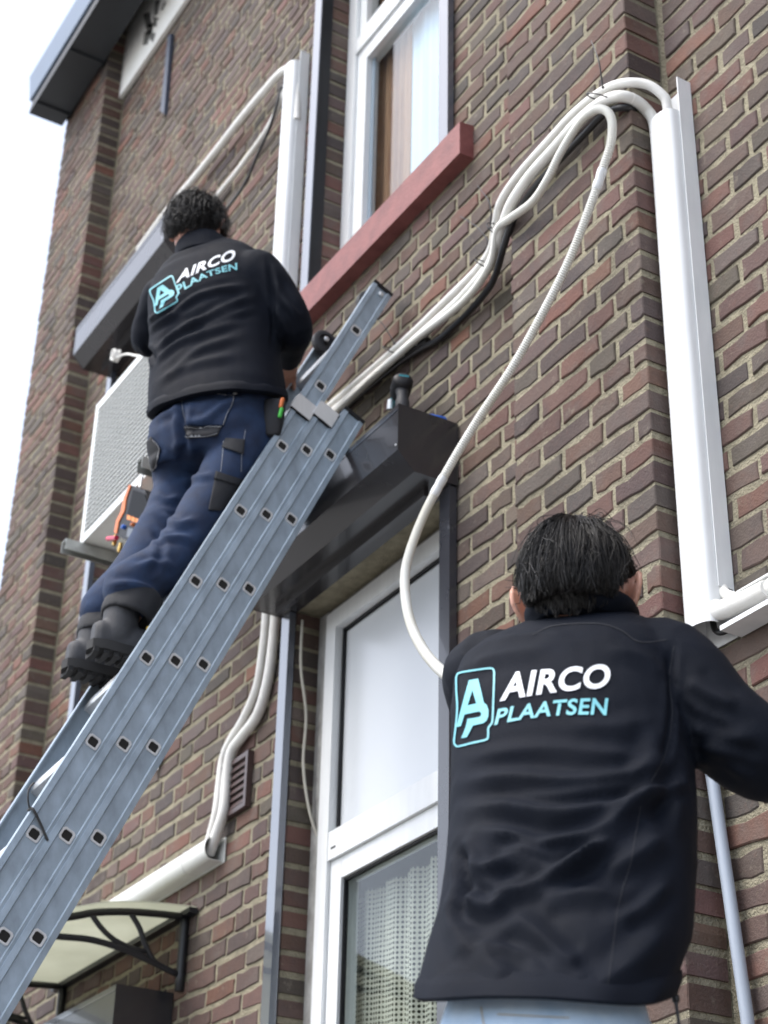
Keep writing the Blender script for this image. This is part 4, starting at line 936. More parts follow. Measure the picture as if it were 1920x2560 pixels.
def head_parts(c, rh, fh, uh, k=1.):
    P = lambda r, f, u: Vector(c) + (rh * r + fh * f + uh * u) * k
    parts = [loft_np([(P(0, of, z), rh, fh, rx * k, ry * k, 2.1) for z, rx, ry, of in ((-.125, .022, .022, .058), (-.112, .040, .046, .044), (-.09, .053, .066, .028), (-.06, .062, .083, .012), (-.025, .069, .093, .001), (.02, .0755, .099, -.003), (.055, .074, .096, -.005), (.085, .061, .079, -.007), (.105, .042, .054, -.008), (.117, .016, .02, -.008))], 32)]
    parts.append(limb([P(0, .092, .005), P(0, .104, -.02), P(0, .112, -.038)], [.008 * k, .0105 * k, .013 * k], 12, 4)); parts.append(limb([P(-.014, .098, -.043), P(.014, .098, -.043)], [.008 * k, .008 * k], 10, 3))
    parts.append(limb([P(-.02, .083, -.078), P(0, .091, -.076), P(.02, .083, -.078)], [.005 * k, .0075 * k, .005 * k], 10, 4)); parts.append(limb([P(-.016, .083, -.088), P(0, .089, -.088), P(.016, .083, -.088)], [.006 * k, .0075 * k, .006 * k], 10, 4))
    parts.append(limb([P(-.045, .078, .016), P(0, .094, .014), P(.045, .078, .016)], [.009 * k] * 3, 10, 4)); parts.append(ellipsoid(P(0, .068, -.108), rh, fh, uh, .022 * k, .02 * k, .016 * k))
    for s in (-1, 1):
        q = [P(s * (.076 + a * 1.2), b, z) for a, b, z in ((.0, .006, .002), (.010, .004, .014), (.016, -.008, .022), (.019, -.020, .016), (.019, -.026, -.002), (.014, -.022, -.022), (.006, -.012, -.036), (.002, -.002, -.040))]
        parts.append(limb(q, [.0042, .0045, .005, .005, .0048, .0046, .0062, .0058], 10, 4)); e = (rh * (s * .55) - fh * .75).normalized(); e2 = uh.cross(e).normalized()
        parts.append(ellipsoid(P(s * .081, -.009, -.008), e2, e, uh, .004, .017, .026, 16)); parts.append(ellipsoid(P(s * .079, -.006, -.040), e2, e, uh, .0055, .009, .010, 12))
    return parts
def eyes(c, rh, fh, uh, parent):
    for s in (-1, 1): v, f = ellipsoid(Vector(c) + rh * (s * .032) + fh * .079 + uh * -.004, rh, fh, uh, .0125, .0115, .0115, 14); from_np('eye', v, f, mat('eye_white', (.62, .60, .56), .2), parent); v, f = ellipsoid(Vector(c) + rh * (s * .032) + fh * .0888 + uh * -.004, rh, fh, uh, .006, .0026, .006, 12); from_np('iris', v, f, mat('dark_iris', (.02, .012, .008), .15), parent)
def hair_obj(c, rh, fh, uh, rad, crown, count, length, lift, wave, parent, hairline, seed, thick=.0009, curl=0., drop=.16):
    """cap plus strands that leave the crown and lie over the skull"""
    rg = random.Random(seed); inv = Matrix((rh, fh, uh)); V = []; Fc = []
    def surf(d, off=0.): q = Vector((d.x * (rad[0] + off), d.y * (rad[1] + off), d.z * (rad[2] + off))); return Vector(c) + rh * q.x + fh * q.y + uh * q.z
    def allowed(d): return d.z > hairline(d)
    cap = []; n1, n2 = 48, 26; idx = {}
    for i in range(n1):
        for j in range(n2):
            th = 2 * math.pi * i / n1; ph = math.pi * (j + .5) / n2; d = Vector((math.sin(ph) * math.cos(th), math.sin(ph) * math.sin(th), math.cos(ph)))
            ed = d.z - hairline(d); idx[i, j] = len(V) if ed > -.03 else None
            if idx[i, j] is not None: V.append(surf(d, -.005 + .005 * max(0, min(1, ed / .25)) + .002 * rg.uniform(-1, 1)))
    for i in range(n1):
        for j in range(n2 - 1):
            q = [idx[i, j], idx[(i + 1) % n1, j], idx[(i + 1) % n1, j + 1], idx[i, j + 1]]
            if all(a is not None for a in q): Fc.append(tuple(q))
    top_ = [idx[i, 0] for i in range(n1) if idx[i, 0] is not None]
    if len(top_) == n1: Fc.append(tuple(top_))
    cr = Vector(crown).normalized(); made = 0; parts = [(V, Fc)]
    while made < count:
        d = Vector((rg.gauss(0, 1), rg.gauss(0, 1), rg.gauss(0, 1))).normalized()
        if not allowed(d): continue
        made += 1; away = d - cr * d.dot(cr); away = away.normalized() if away.length > .02 else Vector((rg.uniform(-1, 1), rg.uniform(-1, 1), 0)).normalized()
        clump = Vector((math.sin(d.x * 31 + d.z * 17 + seed), math.sin(d.y * 29 + d.x * 13), math.sin(d.z * 23 + d.y * 19))) * wave
        L = length * rg.uniform(.65, 1.15); nseg = 7; P = []; q = d.copy(); l0 = rg.uniform(.15, 1.) * lift * (.55 + .9 * abs(math.sin(d.x * 7 + seed) * math.sin(d.y * 6 + d.z * 5))); tw = rg.uniform(0, 6.28)
        for k in range(nseg + 1):
            if P and q.z < hairline(q) - drop: q = qp
            qp = q.copy(); u = k / nseg; lf = l0 * math.sin(min(1., u * 1.15) * math.pi * .62) + .0005
            P.append(surf(q, lf)); tang = (away * .75 + Vector((0, 0, -.55)) + clump + Vector((math.sin(tw + u * 7), math.cos(tw + u * 6), math.sin(tw + u * 5))) * curl)
            tang = tang - q * tang.dot(q); q = (q + tang * (L / nseg / .095)).normalized() if tang.length > .01 else q
        parts.append(tube_np(P, [thick * (1 - .75 * k / nseg) for k in range(nseg + 1)], 3, False))
    V, Fc = merge(parts); return from_np('hair', V, Fc, M_HAIR, parent, True)
# ------------------------------------------------------------------ the near man, back to the camera
UP = Vector((0, 0, 1))
p2 = thing('person', 'person with dark hair in black work jacket and light jeans, nearest the camera', 'person', (-1.80, 1.40, GZ))
fw = Vector((-.64, .768, 0)).normalized(); rt = Vector((fw.y, -fw.x, 0))
def sec(l, r, D, k=.72, n_=2.3, a=None, b=None, wf=.947):
    L, R2 = vpt(*l, D), vpt(*r, D); return ((L + R2) / 2, a or rt, b or fw, (R2 - L).length / 2 / wf, (R2 - L).length / 2 / wf * k, n_)
TS = [((912, 2116), (1434, 2172), 2.13, .74), ((922, 2066), (1452, 2116), 2.148, .73), ((938, 2006), (1476, 2052), 2.165, .72), ((958, 1945), (1484, 1985), 2.18, .71), ((974, 1860), (1488, 1890), 2.20, .70), ((983, 1770), (1490, 1790), 2.225, .70),
      ((985, 1680), (1486, 1690), 2.25, .70), ((984, 1590), (1478, 1595), 2.27, .70), ((986, 1520), (1470, 1520), 2.285, .70), ((992, 1465), (1462, 1460), 2.295, .68), ((1008, 1425), (1448, 1415), 2.305, .64), ((1040, 1395), (1425, 1385), 2.312, .58), ((1085, 1370), (1398, 1362), 2.32, .52), ((1125, 1350), (1370, 1345), 2.325, .50)]
secs = [sec(*q) for q in TS]
TILT = [.30, .28, .25, .21, .16, .11, .05] + [0] * 7
secs = [(c, a - UP * (t_ * .28), (b + UP * t_), rx, ry, n_) for (c, a, b, rx, ry, n_), t_ in zip(secs, TILT)]; fwt = secs[0][2]
h0 = secs[0]
c1_ = h0[0] + (secs[1][0] - h0[0]) * (.07 / (secs[1][0].z - h0[0].z)); r1_ = min(h0[3], secs[1][3]); r2_ = min(h0[4], secs[1][4])
ins = [(c1_, rt, fwt, r1_ - .030, r2_ - .030, 2.3), (h0[0] + UP * .003, rt, fwt, h0[3] - .020, h0[4] - .020, 2.3)]
sh_r = vpt(1440, 1452, 2.265); el_r = vpt(1648, 1632, 2.235); wr_r = vpt(1800, 1620, 2.36); mid_r = vpt(1545, 1556, 2.235)
sh_l = vpt(1052, 1462, 2.40); el_l = vpt(1085, 1640, 2.60); wr_l = vpt(1150, 1540, 2.78)
arm_r = limb([sh_r - rt * .05, sh_r, mid_r, el_r, el_r.lerp(wr_r, .5), wr_r], [.072, .074, .066, .062, .054, .043], 22)
arm_l = limb([sh_l + rt * .05, sh_l, sh_l.lerp(el_l, .5), el_l, el_l.lerp(wr_l, .5), wr_l], [.06, .066, .06, .056, .05, .042], 22)
JV, JF, JE = fuse([loft_np(ins + secs, 40), arm_r, arm_l], .0055, 7)
JV = rough_cloth(JV, JF, .0021, (4, 4, 13), 3)
FO = [([(985, 1690), (1100, 1678), (1250, 1688), (1380, 1668), (1480, 1640)], .0055, .014), ([(1000, 1640), (1150, 1618), (1300, 1625), (1420, 1640)], .003, .013),
      ([(990, 1750), (1090, 1742), (1200, 1756), (1300, 1745), (1400, 1710), (1480, 1672)], .007, .014), ([(1030, 1790), (1106, 1806), (1175, 1823), (1296, 1789), (1383, 1728), (1450, 1690)], .009, .013),
      ([(1000, 1870), (1060, 1872), (1110, 1850), (1190, 1868), (1270, 1840), (1356, 1788)], .0085, .014), ([(1020, 1945), (1106, 1925), (1206, 1892), (1273, 1846), (1330, 1805)], .008, .014),
      ([(985, 1925), (1020, 1952), (1060, 1962), (1095, 1938)], .009, .013), ([(1100, 1975), (1150, 2010), (1215, 2066), (1260, 2080)], .007, .016), ([(1273, 2143), (1373, 2076), (1440, 2005)], .006, .018),
      ([(1160, 1945), (1240, 1930), (1330, 1935)], .006, .016), ([(1290, 1880), (1370, 1850), (1440, 1800)], .006, .015), ([(1120, 2120), (1200, 2105), (1290, 2120)], .004, .02),
      ([(985, 1830), (1000, 1860), (1003, 1920), (995, 1985)], -.010, .010), ([(960, 1930), (985, 2010), (1020, 2070)], .006, .016), ([(1040, 2020), (1060, 2075), (1100, 2120)], .005, .018),
      ([(1470, 1640), (1440, 1700), (1425, 1800)], -.006, .014), ([(1490, 1560), (1545, 1600), (1640, 1590)], .006, .016), ([(1500, 1640), (1560, 1640), (1620, 1680)], .006, .014), ([(1480, 1470), (1530, 1500), (1600, 1530)], .005, .016),
      ([(1455, 1390), (1448, 1450), (1452, 1520), (1445, 1600), (1425, 1660)], -.0045, .007), ([(1060, 1385), (1150, 1372), (1250, 1375)], .003, .016), ([(1010, 1440), (1090, 1410), (1200, 1400)], .0025, .018), ([(1300, 1400), (1390, 1420), (1440, 1470)], .003, .016),
      ([(915, 2135), (1050, 2142), (1180, 2155), (1320, 2182), (1450, 2212)], -.003, .006), ([(1230, 1560), (1330, 1570), (1420, 1550)], .0025, .016), ([(1420, 1560), (1400, 1640), (1360, 1690)], .004, .014)]
JV = folds(JV, JF, JE, FO + [([(1100, 1710), (1200, 1716), (1310, 1704), (1420, 1680)], .004, .008), ([(1040, 1828), (1120, 1836), (1190, 1846), (1250, 1822)], .0045, .008), ([(1150, 1905), (1230, 1872), (1310, 1822)], .0045, .008), ([(1020, 1905), (1080, 1902), (1150, 1880)], .004, .008), ([(1400, 1730), (1440, 1706), (1480, 1690)], .005, .008), ([(1500, 1610), (1570, 1625), (1650, 1650)], .005, .009), ([(1470, 1500), (1520, 1540), (1600, 1565)], .004, .009), ([(1060, 2040), (1120, 2055), (1180, 2100)], .004, .010), ([(1330, 1990), (1390, 1960), (1450, 1900)], .0045, .010)], 0)
jacket = from_np('jacket', JV, JF, M_JACKET, p2); jt = bvh(JV, JF); hem_band(secs, .03, jacket)
# stand-up collar
cc_ = [((1150, 1368), (1352, 1364), 2.310), ((1138, 1346), (1374, 1346), 2.308), ((1135, 1326), (1379, 1332), 2.306), ((1143, 1310), (1370, 1322), 2.306)]
out = [sec(*q, .98) for q in cc_]; out = [(c, rt, fw, rx * .96, ry * 1.0, 2.2) for c, a, b, rx, ry, n_ in out]
inn = [(c + UP * (-.002 if i == 0 else 0), rt, fw, rx - .007, ry - .007, 2.2) for i, (c, a, b, rx, ry, n_) in enumerate(out)]
CV, CF, CE = fuse([loft_np(out + [(out[-1][0], rt, fw, out[-1][3] - .004, out[-1][4] - .004, 2.2)] + inn[::-1][:-1] + [(inn[0][0] + UP * .02, rt, fw, inn[0][3], inn[0][4], 2.2)], 40)], .005, 3)
CV = folds(CV, CF, CE, [([(1150, 1335), (1200, 1322), (1260, 1325), (1340, 1350)], .004, .008), ([(1145, 1352), (1190, 1340), (1230, 1350)], .004, .007)], 1)
from_np('collar', CV, CF, M_JACKET, jacket)
def seam(pts, w_=1.6, m_=None, tree=jt, parent=None, off=.0011, name='seam'):
    a, b = stroke2(smooth2(pts, 10), w_); return decal(name, a, b, tree, m_ or M_SEAM, parent or jacket, off)
seam([(1150, 1372), (1200, 1352), (1290, 1348), (1340, 1362), (1372, 1384), (1400, 1388), (1440, 1382)]); seam([(1456, 1395), (1446, 1470), (1452, 1540), (1440, 1620), (1405, 1690)]); seam([(1383, 1740), (1365, 1850), (1335, 1960), (1320, 2080), (1300, 2195)])
seam([(912, 2138), (1050, 2146), (1180, 2158), (1320, 2185), (1452, 2216)], 1.3)
# printed monogram and lettering
def q1(p): return ((1120 + p[0] * .2652) / S, (1620 + p[1] * .2652) / S)
RING = [(86, 300), (92, 262), (122, 236), (260, 212), (402, 195), (436, 216), (440, 270), (436, 400), (432, 520), (424, 690), (408, 728), (386, 762), (384, 830), (366, 868), (240, 898), (108, 930), (78, 916), (66, 880), (78, 780), (92, 640), (96, 540), (88, 420)]
MONO = [(205, 308), (290, 295), (318, 405), (345, 522), (372, 542), (388, 590), (386, 650), (368, 692), (338, 714), (300, 722), (243, 735), (215, 790), (185, 845), (132, 855), (160, 790), (178, 735), (192, 672), (250, 664), (298, 656), (316, 645), (321, 628), (314, 610), (300, 603), (232, 616), (165, 630), (130, 740), (88, 748), (125, 600), (165, 450)]
MHOLE = [(237, 402), (274, 526), (193, 546)]
def print_logo(tree, parent, mp, texts):
    a, b = stroke2([mp(p) for p in smooth2(RING, 4, True)], .85 * ((Vector(mp((440, 400))) - Vector(mp((88, 400)))).length) / 352 * 20, True); decal('logo_frame', a, b, tree, M_TEALPR, parent, .0016)
    a, b = fill2(MONO, [MHOLE], 14.); decal('logo_monogram', [mp(p) for p in a], b, tree, M_TEALPR, parent, .0016)
    for body, quad, bb, bt, wt, m_, nm, f in texts:
        a, b = text2(body, quad, bb, bt, wt); decal(nm, [f(p) for p in a], b, tree, m_, parent, .0016)
print_logo(jt, jacket, q1, [('AIRCO', ((490, 512), (1515, 385), (1545, 150), (545, 240)), 20, 2, .030, M_WHITEP, 'lettering', q1), ('PLAATSEN', ((440, 735), (1492, 645), (1512, 478), (478, 580)), 40, 30, .022, M_TEALPR, 'lettering', q1)])
# jeans
wc = h0[0] + UP * .03 - fw * .0; hp = h0[0] - UP * .10
jn = [(wc + UP * .01 + (c1_ - h0[0]) * .3, rt, fwt, r1_ - .052, r2_ - .052, 2.3), (wc - UP * .05, rt, fwt, h0[3] - .032, h0[4] - .030, 2.3), (wc - UP * .11, rt, fw + UP * .15, h0[3] * .90, h0[4] * .92, 2.3), (wc - UP * .21, rt, fw, h0[3] * .93, h0[4] * .93, 2.4), (wc - UP * .28, rt, fw, h0[3] * .84, h0[4] * .80, 2.3)]
legs = []; feet = []
for s in (-1, 1):
    a = wc - UP * .18 + rt * (s * .083); an = Vector((a.x, a.y, GZ + .09)) + rt * (s * .03) + fw * .02; kn = a.lerp(an, .5) + fw * .03; feet.append(an); legs.append(limb([a, a.lerp(kn, .5), kn, kn.lerp(an, .5), an + UP * .03], [.086, .082, .068, .064, .062], 22))
LV, LF, LE = fuse([loft_np(jn, 32), *legs], .009, 5); LV = rough_cloth(LV, LF, .003, (7, 7, 16), 11)
jeans = from_np('jeans', LV, LF, M_JEANL, p2); jtree = bvh(LV, LF)
for pts in ([(1075, 2192), (1150, 2196), (1230, 2200)], [(1040, 2176), (1046, 2212), (1060, 2240)]): seam(pts, 2.0, M_STITCHO, jtree, jeans, .0012, 'stitching')
# body, hair
hc = vpt(1250, 1290, 2.315); fh = Vector((-.67, .74, .03)).normalized(); rh = Vector((fh.y, -fh.x, 0)).normalized(); uh = rh.cross(fh).normalized()
tors = [(c, a, b, rx * (.66 if i < 4 else .82), ry * (.60 if i < 4 else .80), n_) for i, (c, a, b, rx, ry, n_) in enumerate(secs)]
nb = secs[-1][0]
parts = [loft_np([(wc - UP * .15, rt, fw, .13, .09, 2.2)] + tors, 28), limb([nb - UP * .06, nb, hc - uh * .085 - fh * .018], [.062, .060, .056], 20), *head_parts(hc, rh, fh, uh, .95)]
parts += [limb([sh_r - rt * .06, sh_r, mid_r, el_r, el_r.lerp(wr_r, .4), wr_r + (wr_r - el_r).normalized() * .03], [.05, .055, .046, .042, .04, .027], 16), limb([sh_l + rt * .06, sh_l, sh_l.lerp(el_l, .5), el_l, el_l.lerp(wr_l, .4), wr_l + (wr_l - el_l).normalized() * .03], [.046, .05, .044, .041, .039, .027], 16)]
for w_, e_, s in ((wr_r, el_r, -1), (wr_l, el_l, 1)): d = (w_ - e_).normalized(); parts += hand(w_ + d * .085, d, UP + fw * -.3, s, .5)
for s, an in zip((-1, 1), feet): a = wc - UP * .18 + rt * (s * .083); parts.append(limb([a, a.lerp(an, .5) + fw * .03, an], [.06, .05, .036], 16)); parts.append(limb([an - UP * .03, an - UP * .055 + fw * .09, an - UP * .065 + fw * .16], [.036, .03, .022], 14))
BV, BF, BE = fuse(parts, .0048, 3); from_np('body', BV, BF, M_SKIN, p2); eyes(hc, rh, fh, uh, p2)
for an in feet:
    sh = [loft_np([(an - UP * .045 + fw * u + UP * z, rt, UP, a, b, 2.6) for u, z, a, b in ((-.075, 0, .03, .035), (-.04, .004, .038, .045), (.03, 0, .042, .045), (.10, -.012, .047, .033), (.16, -.018, .043, .026), (.195, -.022, .025, .016))], 20), limb([an - UP * .03, an + UP * .03], [.045, .047], 18)]
    v_, f_, e_ = fuse(sh, .006, 4); v_[:, 2] = np.maximum(v_[:, 2], GZ + .003); from_np('shoe', v_, f_, mat('dark_shoe', (.03, .03, .032), .6), p2)
def hl2(d):      # lower edge of the long top hair: forehead in front, over the ears, round the back of the head
    if d.y > .45: return .50
    if d.y > -.22: return .44
    if d.y > -.6: return .44 - .56 * (-.22 - d.y) / .38
    return -.12
def hl3(d):      # cropped hair below it, running out at the nape
    if d.y > -.36: return .40
    if d.y > -.58: return .40 - .70 * (-.36 - d.y) / .22
    return -.30 - .30 * min(1, (-.55 - d.y) / .3)
ho = hc + uh * .002 - fh * .004
hr_ = hair_obj(ho, rh, fh, uh, (.0765, .1035, .1175), (.10, -.30, .93), 5200, .105, .0135, .34, p2, hl2, 5, .0011, .10, .24)
hair_obj(ho, rh, fh, uh, (.0735, .0985, .1160), (.10, -.30, .93), 2600, .035, .006, .2, p2, hl3, 6, .0009, .12, .07)
hair_obj(ho, rh, fh, uh, (.0785, .1055, .1190), (.10, -.30, .93), 260, .10, .022, .8, p2, hl2, 8, .0008, .35, .26)
# draw cord at the hem
cord = crom([vpt(1448, 2088, 2.19), vpt(1455, 2130, 2.18), vpt(1458, 2150, 2.18), vpt(1463, 2185, 2.175), vpt(1470, 2235, 2.17)], 6); tube('draw_cord', cord, .0022, M_TIE, jacket, 6)
lathe('cord_toggle', [(0, .003), (.003, .0055), (.022, .0055), (.026, .003)], vpt(1470, 2222, 2.17), (0, 0, -1), M_BLACKP, jacket, 10); lathe('cord_knot', [(0, .002), (.004, .005), (.01, .005), (.014, .002)], vpt(1459, 2145, 2.18), (0, 0, -1), M_TIE, jacket, 8)
# ------------------------------------------------------------------ the man on the ladder
p1_ = thing('person', 'person in black work jacket and dark blue work trousers standing on the ladder', 'person', (-4.06, 1.53, 1.935))
fw = Vector((-.6, .8, 0)); rt = Vector((.8, .6, 0))
TS = [((330, 903), (610, 862), 4.43, .74), ((326, 862), (606, 822), 4.44, .72), ((330, 810), (600, 770), 4.45, .70), ((330, 755), (596, 715), 4.455, .68), ((326, 705), (594, 662), 4.46, .68), ((326, 662), (590, 618), 4.465, .68), ((334, 628), (580, 584), 4.47, .66),
      ((350, 600), (566, 558), 4.475, .62), ((370, 574), (545, 540), 4.48, .58), ((390, 552), (515, 528), 4.485, .54), ((402, 536), (490, 520), 4.49, .52)]
TL = [.30, .26, .2, .14, .08, .02, 0, 0, 0, 0, 0]
secs = [sec(*q, a=rt, b=fw, wf=.93) for q in TS]; secs = [(c, a, b + UP * t_, rx, ry, n_) for (c, a, b, rx, ry, n_), t_ in zip(secs, TL)]
h0 = secs[0]; fwt = h0[2]; 
c1_ = h0[0] + (secs[1][0] - h0[0]) * (.07 / (secs[1][0].z - h0[0].z)); r1_ = min(h0[3], secs[1][3]); r2_ = min(h0[4], secs[1][4])
ins = [(c1_, rt, fwt, r1_ - .030, r2_ - .030, 2.3), (h0[0] + UP * .003, rt, fwt, h0[3] - .020, h0[4] - .020, 2.3)]
sh_r = vpt(560, 588, 4.37); el_r = vpt(634, 706, 4.40); wr_r = vpt(622, 770, 4.60)
sh_l = vpt(352, 640, 4.56); el_l = vpt(322, 735, 4.66); wr_l = vpt(380, 690, 4.88)
arm_r = limb([sh_r - rt * .05, sh_r, sh_r.lerp(el_r, .5) + rt * .012, el_r, el_r.lerp(wr_r, .5), wr_r], [.062, .068, .061, .060, .054, .045], 22)
arm_l = limb([sh_l + rt * .05, sh_l, sh_l.lerp(el_l, .5) - rt * .01, el_l, el_l.lerp(wr_l, .5), wr_l], [.06, .064, .058, .057, .05, .044], 22)
JV, JF, JE = fuse([loft_np(ins + secs, 36), arm_r, arm_l], .0085, 6)
JV = rough_cloth(JV, JF, .0028, (5, 5, 12), 21)
def z2(p): return ((340 + p[0] * .1808) / S, (580 + p[1] * .1808) / S)
def z4(p): return (p[0] * .3858 / S, (640 + p[1] * .3858) / S)
FO = [([z2(p) for p in ((250, 1320), (600, 1050), (850, 880), (1150, 790), (1500, 740))], .008, .013), ([z2(p) for p in ((540, 1320), (900, 1190), (1250, 1010), (1620, 880))], .009, .014), ([z2(p) for p in ((850, 1330), (1200, 1200), (1640, 1050))], .008, .014),
      ([z2(p) for p in ((150, 1250), (300, 1130), (520, 980))], .006, .012), ([z2(p) for p in ((330, 470), (600, 300), (900, 200))], .003, .016),
      ([z4(p) for p in ((1010, 600), (1150, 490), (1400, 385), (1640, 290))], .009, .015), ([z4(p) for p in ((990, 700), (1150, 560), (1350, 480), (1600, 400))], .007, .016), ([z4(p) for p in ((960, 480), (1050, 420), (1200, 360))], .007, .013), ([z4(p) for p in ((935, 560), (985, 640), (1010, 690))], -.010, .012),
      ([z4(p) for p in ((1000, 820), (1250, 700), (1550, 640))], .005, .02), ([z4(p) for p in ((1100, 760), (1300, 600), (1560, 520))], .005, .018), ([(590, 600), (615, 650), (650, 690)], .006, .014), ([(600, 650), (625, 690), (640, 730)], -.006, .012), ([(580, 560), (588, 620), (590, 690), (585, 760)], -.006, .010)]
JV = folds(JV, JF, JE, FO, 1)
jacket = from_np('jacket', JV, JF, M_JACKET, p1_); jt = bvh(JV, JF); hem_band(secs, .03, jacket)
out = [sec((384, 580), (508, 556), 4.478, .95, a=rt, b=fw), sec((384, 556), (498, 534), 4.478, .98, a=rt, b=fw), sec((388, 538), (490, 517), 4.478, .98, a=rt, b=fw)]
inn = [(c, a, b, rx - .009, ry - .009, n_) for c, a, b, rx, ry, n_ in out]
CV, CF, CE = fuse([loft_np(out + inn[::-1][:2] + [(inn[0][0] + UP * .018, rt, fw, inn[0][3], inn[0][4], 2.2)], 32)], .006, 2); from_np('collar', CV, CF, M_JACKET, jacket)
H1 = homog([(85, 230), (445, 195), (385, 870), (60, 935)], [(188, 800), (505, 600), (582, 960), (272, 1132)])
def lm(p): return z2(H1(p))
print_logo(jt, jacket, lm, [('AIRCO', ((552, 718), (1366, 390), (1380, 232), (612, 545)), 28, 10, .030, M_WHITEP, 'lettering', z2), ('PLAATSEN', ((585, 872), (1400, 532), (1394, 428), (548, 748)), 70, 33, .022, M_TEALPR, 'lettering', z2)])
# trousers
wc = h0[0] + UP * .02
hipc = vpt(462, 935, 4.46)
jn = [(wc + UP * .02 + (c1_ - h0[0]) * .3, rt, fwt, r1_ - .052, r2_ - .052, 2.3), (wc - UP * .03, rt, fwt, h0[3] - .036, h0[4] - .034, 2.3), (hipc + UP * .02, rt, fw + UP * .12, h0[3] * .93, h0[4] * 1.02, 2.35), (hipc - UP * .05, rt, fw, h0[3] * .93, h0[4] * 1.0, 2.4), (hipc - UP * .12, rt, fw, h0[3] * .84, h0[4] * .84, 2.3)]
an_r = Vector((-3.985, 1.535, 2.045)); an_l = Vector((-4.135, 1.525, 2.045))
kn_r = vpt(452, 1090, 4.36); kn_l = vpt(378, 1075, 4.52); hr = vpt(530, 960, 4.40); hl_ = vpt(398, 965, 4.53)
leg_r = limb([hr + UP * .06, hr, kn_r.lerp(hr, .45), kn_r, kn_r.lerp(an_r, .5), an_r + UP * .115, an_r + UP * .08], [.083, .090, .080, .072, .070, .066, .066], 24)
leg_l = limb([hl_ + UP * .06, hl_, kn_l.lerp(hl_, .45), kn_l, kn_l.lerp(an_l, .5), an_l + UP * .115, an_l + UP * .08], [.083, .090, .080, .070, .067, .063, .063], 24)
LV, LF, LE = fuse([loft_np(jn, 32), leg_r, leg_l], .0085, 6); LV = rough_cloth(LV, LF, .0040, (8, 8, 13), 31)
LFO = [([z4(p) for p in ((1190, 1090), (1330, 1060), (1460, 960), (1640, 900))], .007, .014), ([z4(p) for p in ((980, 1050), (1080, 1020), (1170, 960))], .006, .014), ([z4(p) for p in ((1185, 960), (1180, 1080), (1195, 1200), (1180, 1330))], -.014, .014),
       ([z4(p) for p in ((1190, 1190), (1300, 1160), (1440, 1160))], .006, .013), ([z4(p) for p in ((970, 1350), (1060, 1310), (1190, 1300))], .007, .014), ([z4(p) for p in ((1000, 1530), (1080, 1580), (1170, 1560))], .007, .014), ([z4(p) for p in ((1170, 1480), (1260, 1440), (1390, 1420))], .006, .014),
       ([(345, 1105), (380, 1130), (430, 1120)], .007, .014), ([(330, 1170), (380, 1160), (420, 1165)], .007, .013), ([(290, 1225), (340, 1215), (385, 1225)], .006, .013), ([(235, 1262), (290, 1262), (340, 1278)], .008, .012), ([(330, 1140), (350, 1190), (320, 1250)], -.006, .012)]
LV = folds(LV, LF, LE, LFO, 1)
trs = from_np('work_trousers', LV, LF, M_JEAND, p1_); tt_ = bvh(LV, LF)
def patch(pts, off, m_, name): a, b = fill2(pts, (), 6.); return decal(name, a, b, tt_, m_, trs, off, True)
patch([z4(p) for p in ((1182, 872), (1525, 905), (1490, 1010), (1448, 1100), (1195, 1092), (1178, 980))], .0035, M_JEAND, 'back_pocket')
patch([z4(p) for p in ((1190, 1098), (1442, 1102), (1410, 1165), (1215, 1182))], .0055, M_CORD, 'pocket_reinforcement')
patch([z4(p) for p in ((1465, 1185), (1585, 1195), (1575, 1292), (1440, 1245))], .006, M_CORD, 'cargo_flap')
patch([z4(p) for p in ((1400, 1405), (1570, 1450), (1490, 1600), (1420, 1655), (1345, 1650))], .005, M_CORD, 'thigh_pocket'); patch([z4(p) for p in ((1400, 1404), (1560, 1450), (1540, 1490), (1385, 1450))], .009, M_CORD, 'thigh_pocket_flap')
patch([z4(p) for p in ((985, 1170), (1050, 1255), (1000, 1395), (962, 1400), (960, 1200))], .005, M_CORD, 'ruler_pocket')
def st(pts, w_=1.1, off=.0065): a, b = stroke2(smooth2(pts, 8), w_); return decal('stitching', a, b, tt_, M_STITCH, trs, off)
st([z4(p) for p in ((1185, 885), (1350, 895), (1520, 915))], 1.0, .0052); st([z4(p) for p in ((1182, 880), (1182, 980), (1198, 1088))], .9, .0052); st([z4(p) for p in ((1518, 912), (1480, 1010), (1446, 1096))], .9, .0052); st([z4(p) for p in ((1192, 1106), (1320, 1112), (1436, 1108))], .9, .0072); st([z4(p) for p in ((1215, 1172), (1320, 1165), (1406, 1156))], .9, .0072)
st([z4(p) for p in ((1590, 1130), (1565, 1280), (1560, 1400))], .9, .003); st([z4(p) for p in ((1450, 1200), (1442, 1300), (1430, 1400))], .9, .003); st([z4(p) for p in ((1000, 1190), (1042, 1255), (1000, 1385))], .9, .0068)
for p in ((1185, 866), (1525, 897)):
    h, n_ = cast(tt_, *z4(p))
    if h is not None: lathe('rivet', [(0, .0062), (.004, .0058), (.006, .002)], h + n_ * .003, n_, M_ALU, trs, 10)
# turned-up dark cuffs
for an, r0 in ((an_r, .071), (an_l, .068)):
    ax_ = ((kn_r if an is an_r else kn_l) - an).normalized(); ax_ = (ax_ * .55 + UP * .45).normalized(); a_ = ax_.orthogonal().normalized(); b_ = ax_.cross(a_); c0 = an + UP * .010
    v_, f_, e_ = fuse([loft_np([(c0 + ax_ * z, a_, b_, r, r, 2.1) for z, r in ((.03, r0 - .020), (.0, r0 - .014), (-.004, r0 + .000), (.02, r0 + .004), (.075, r0 + .003), (.088, r0 - .006))], 28)], .0065, 2); v_ = rough_cloth(v_, f_, .0025, (14, 14, 9), 41); from_np('trouser_cuff', v_, f_, M_CORD, trs)
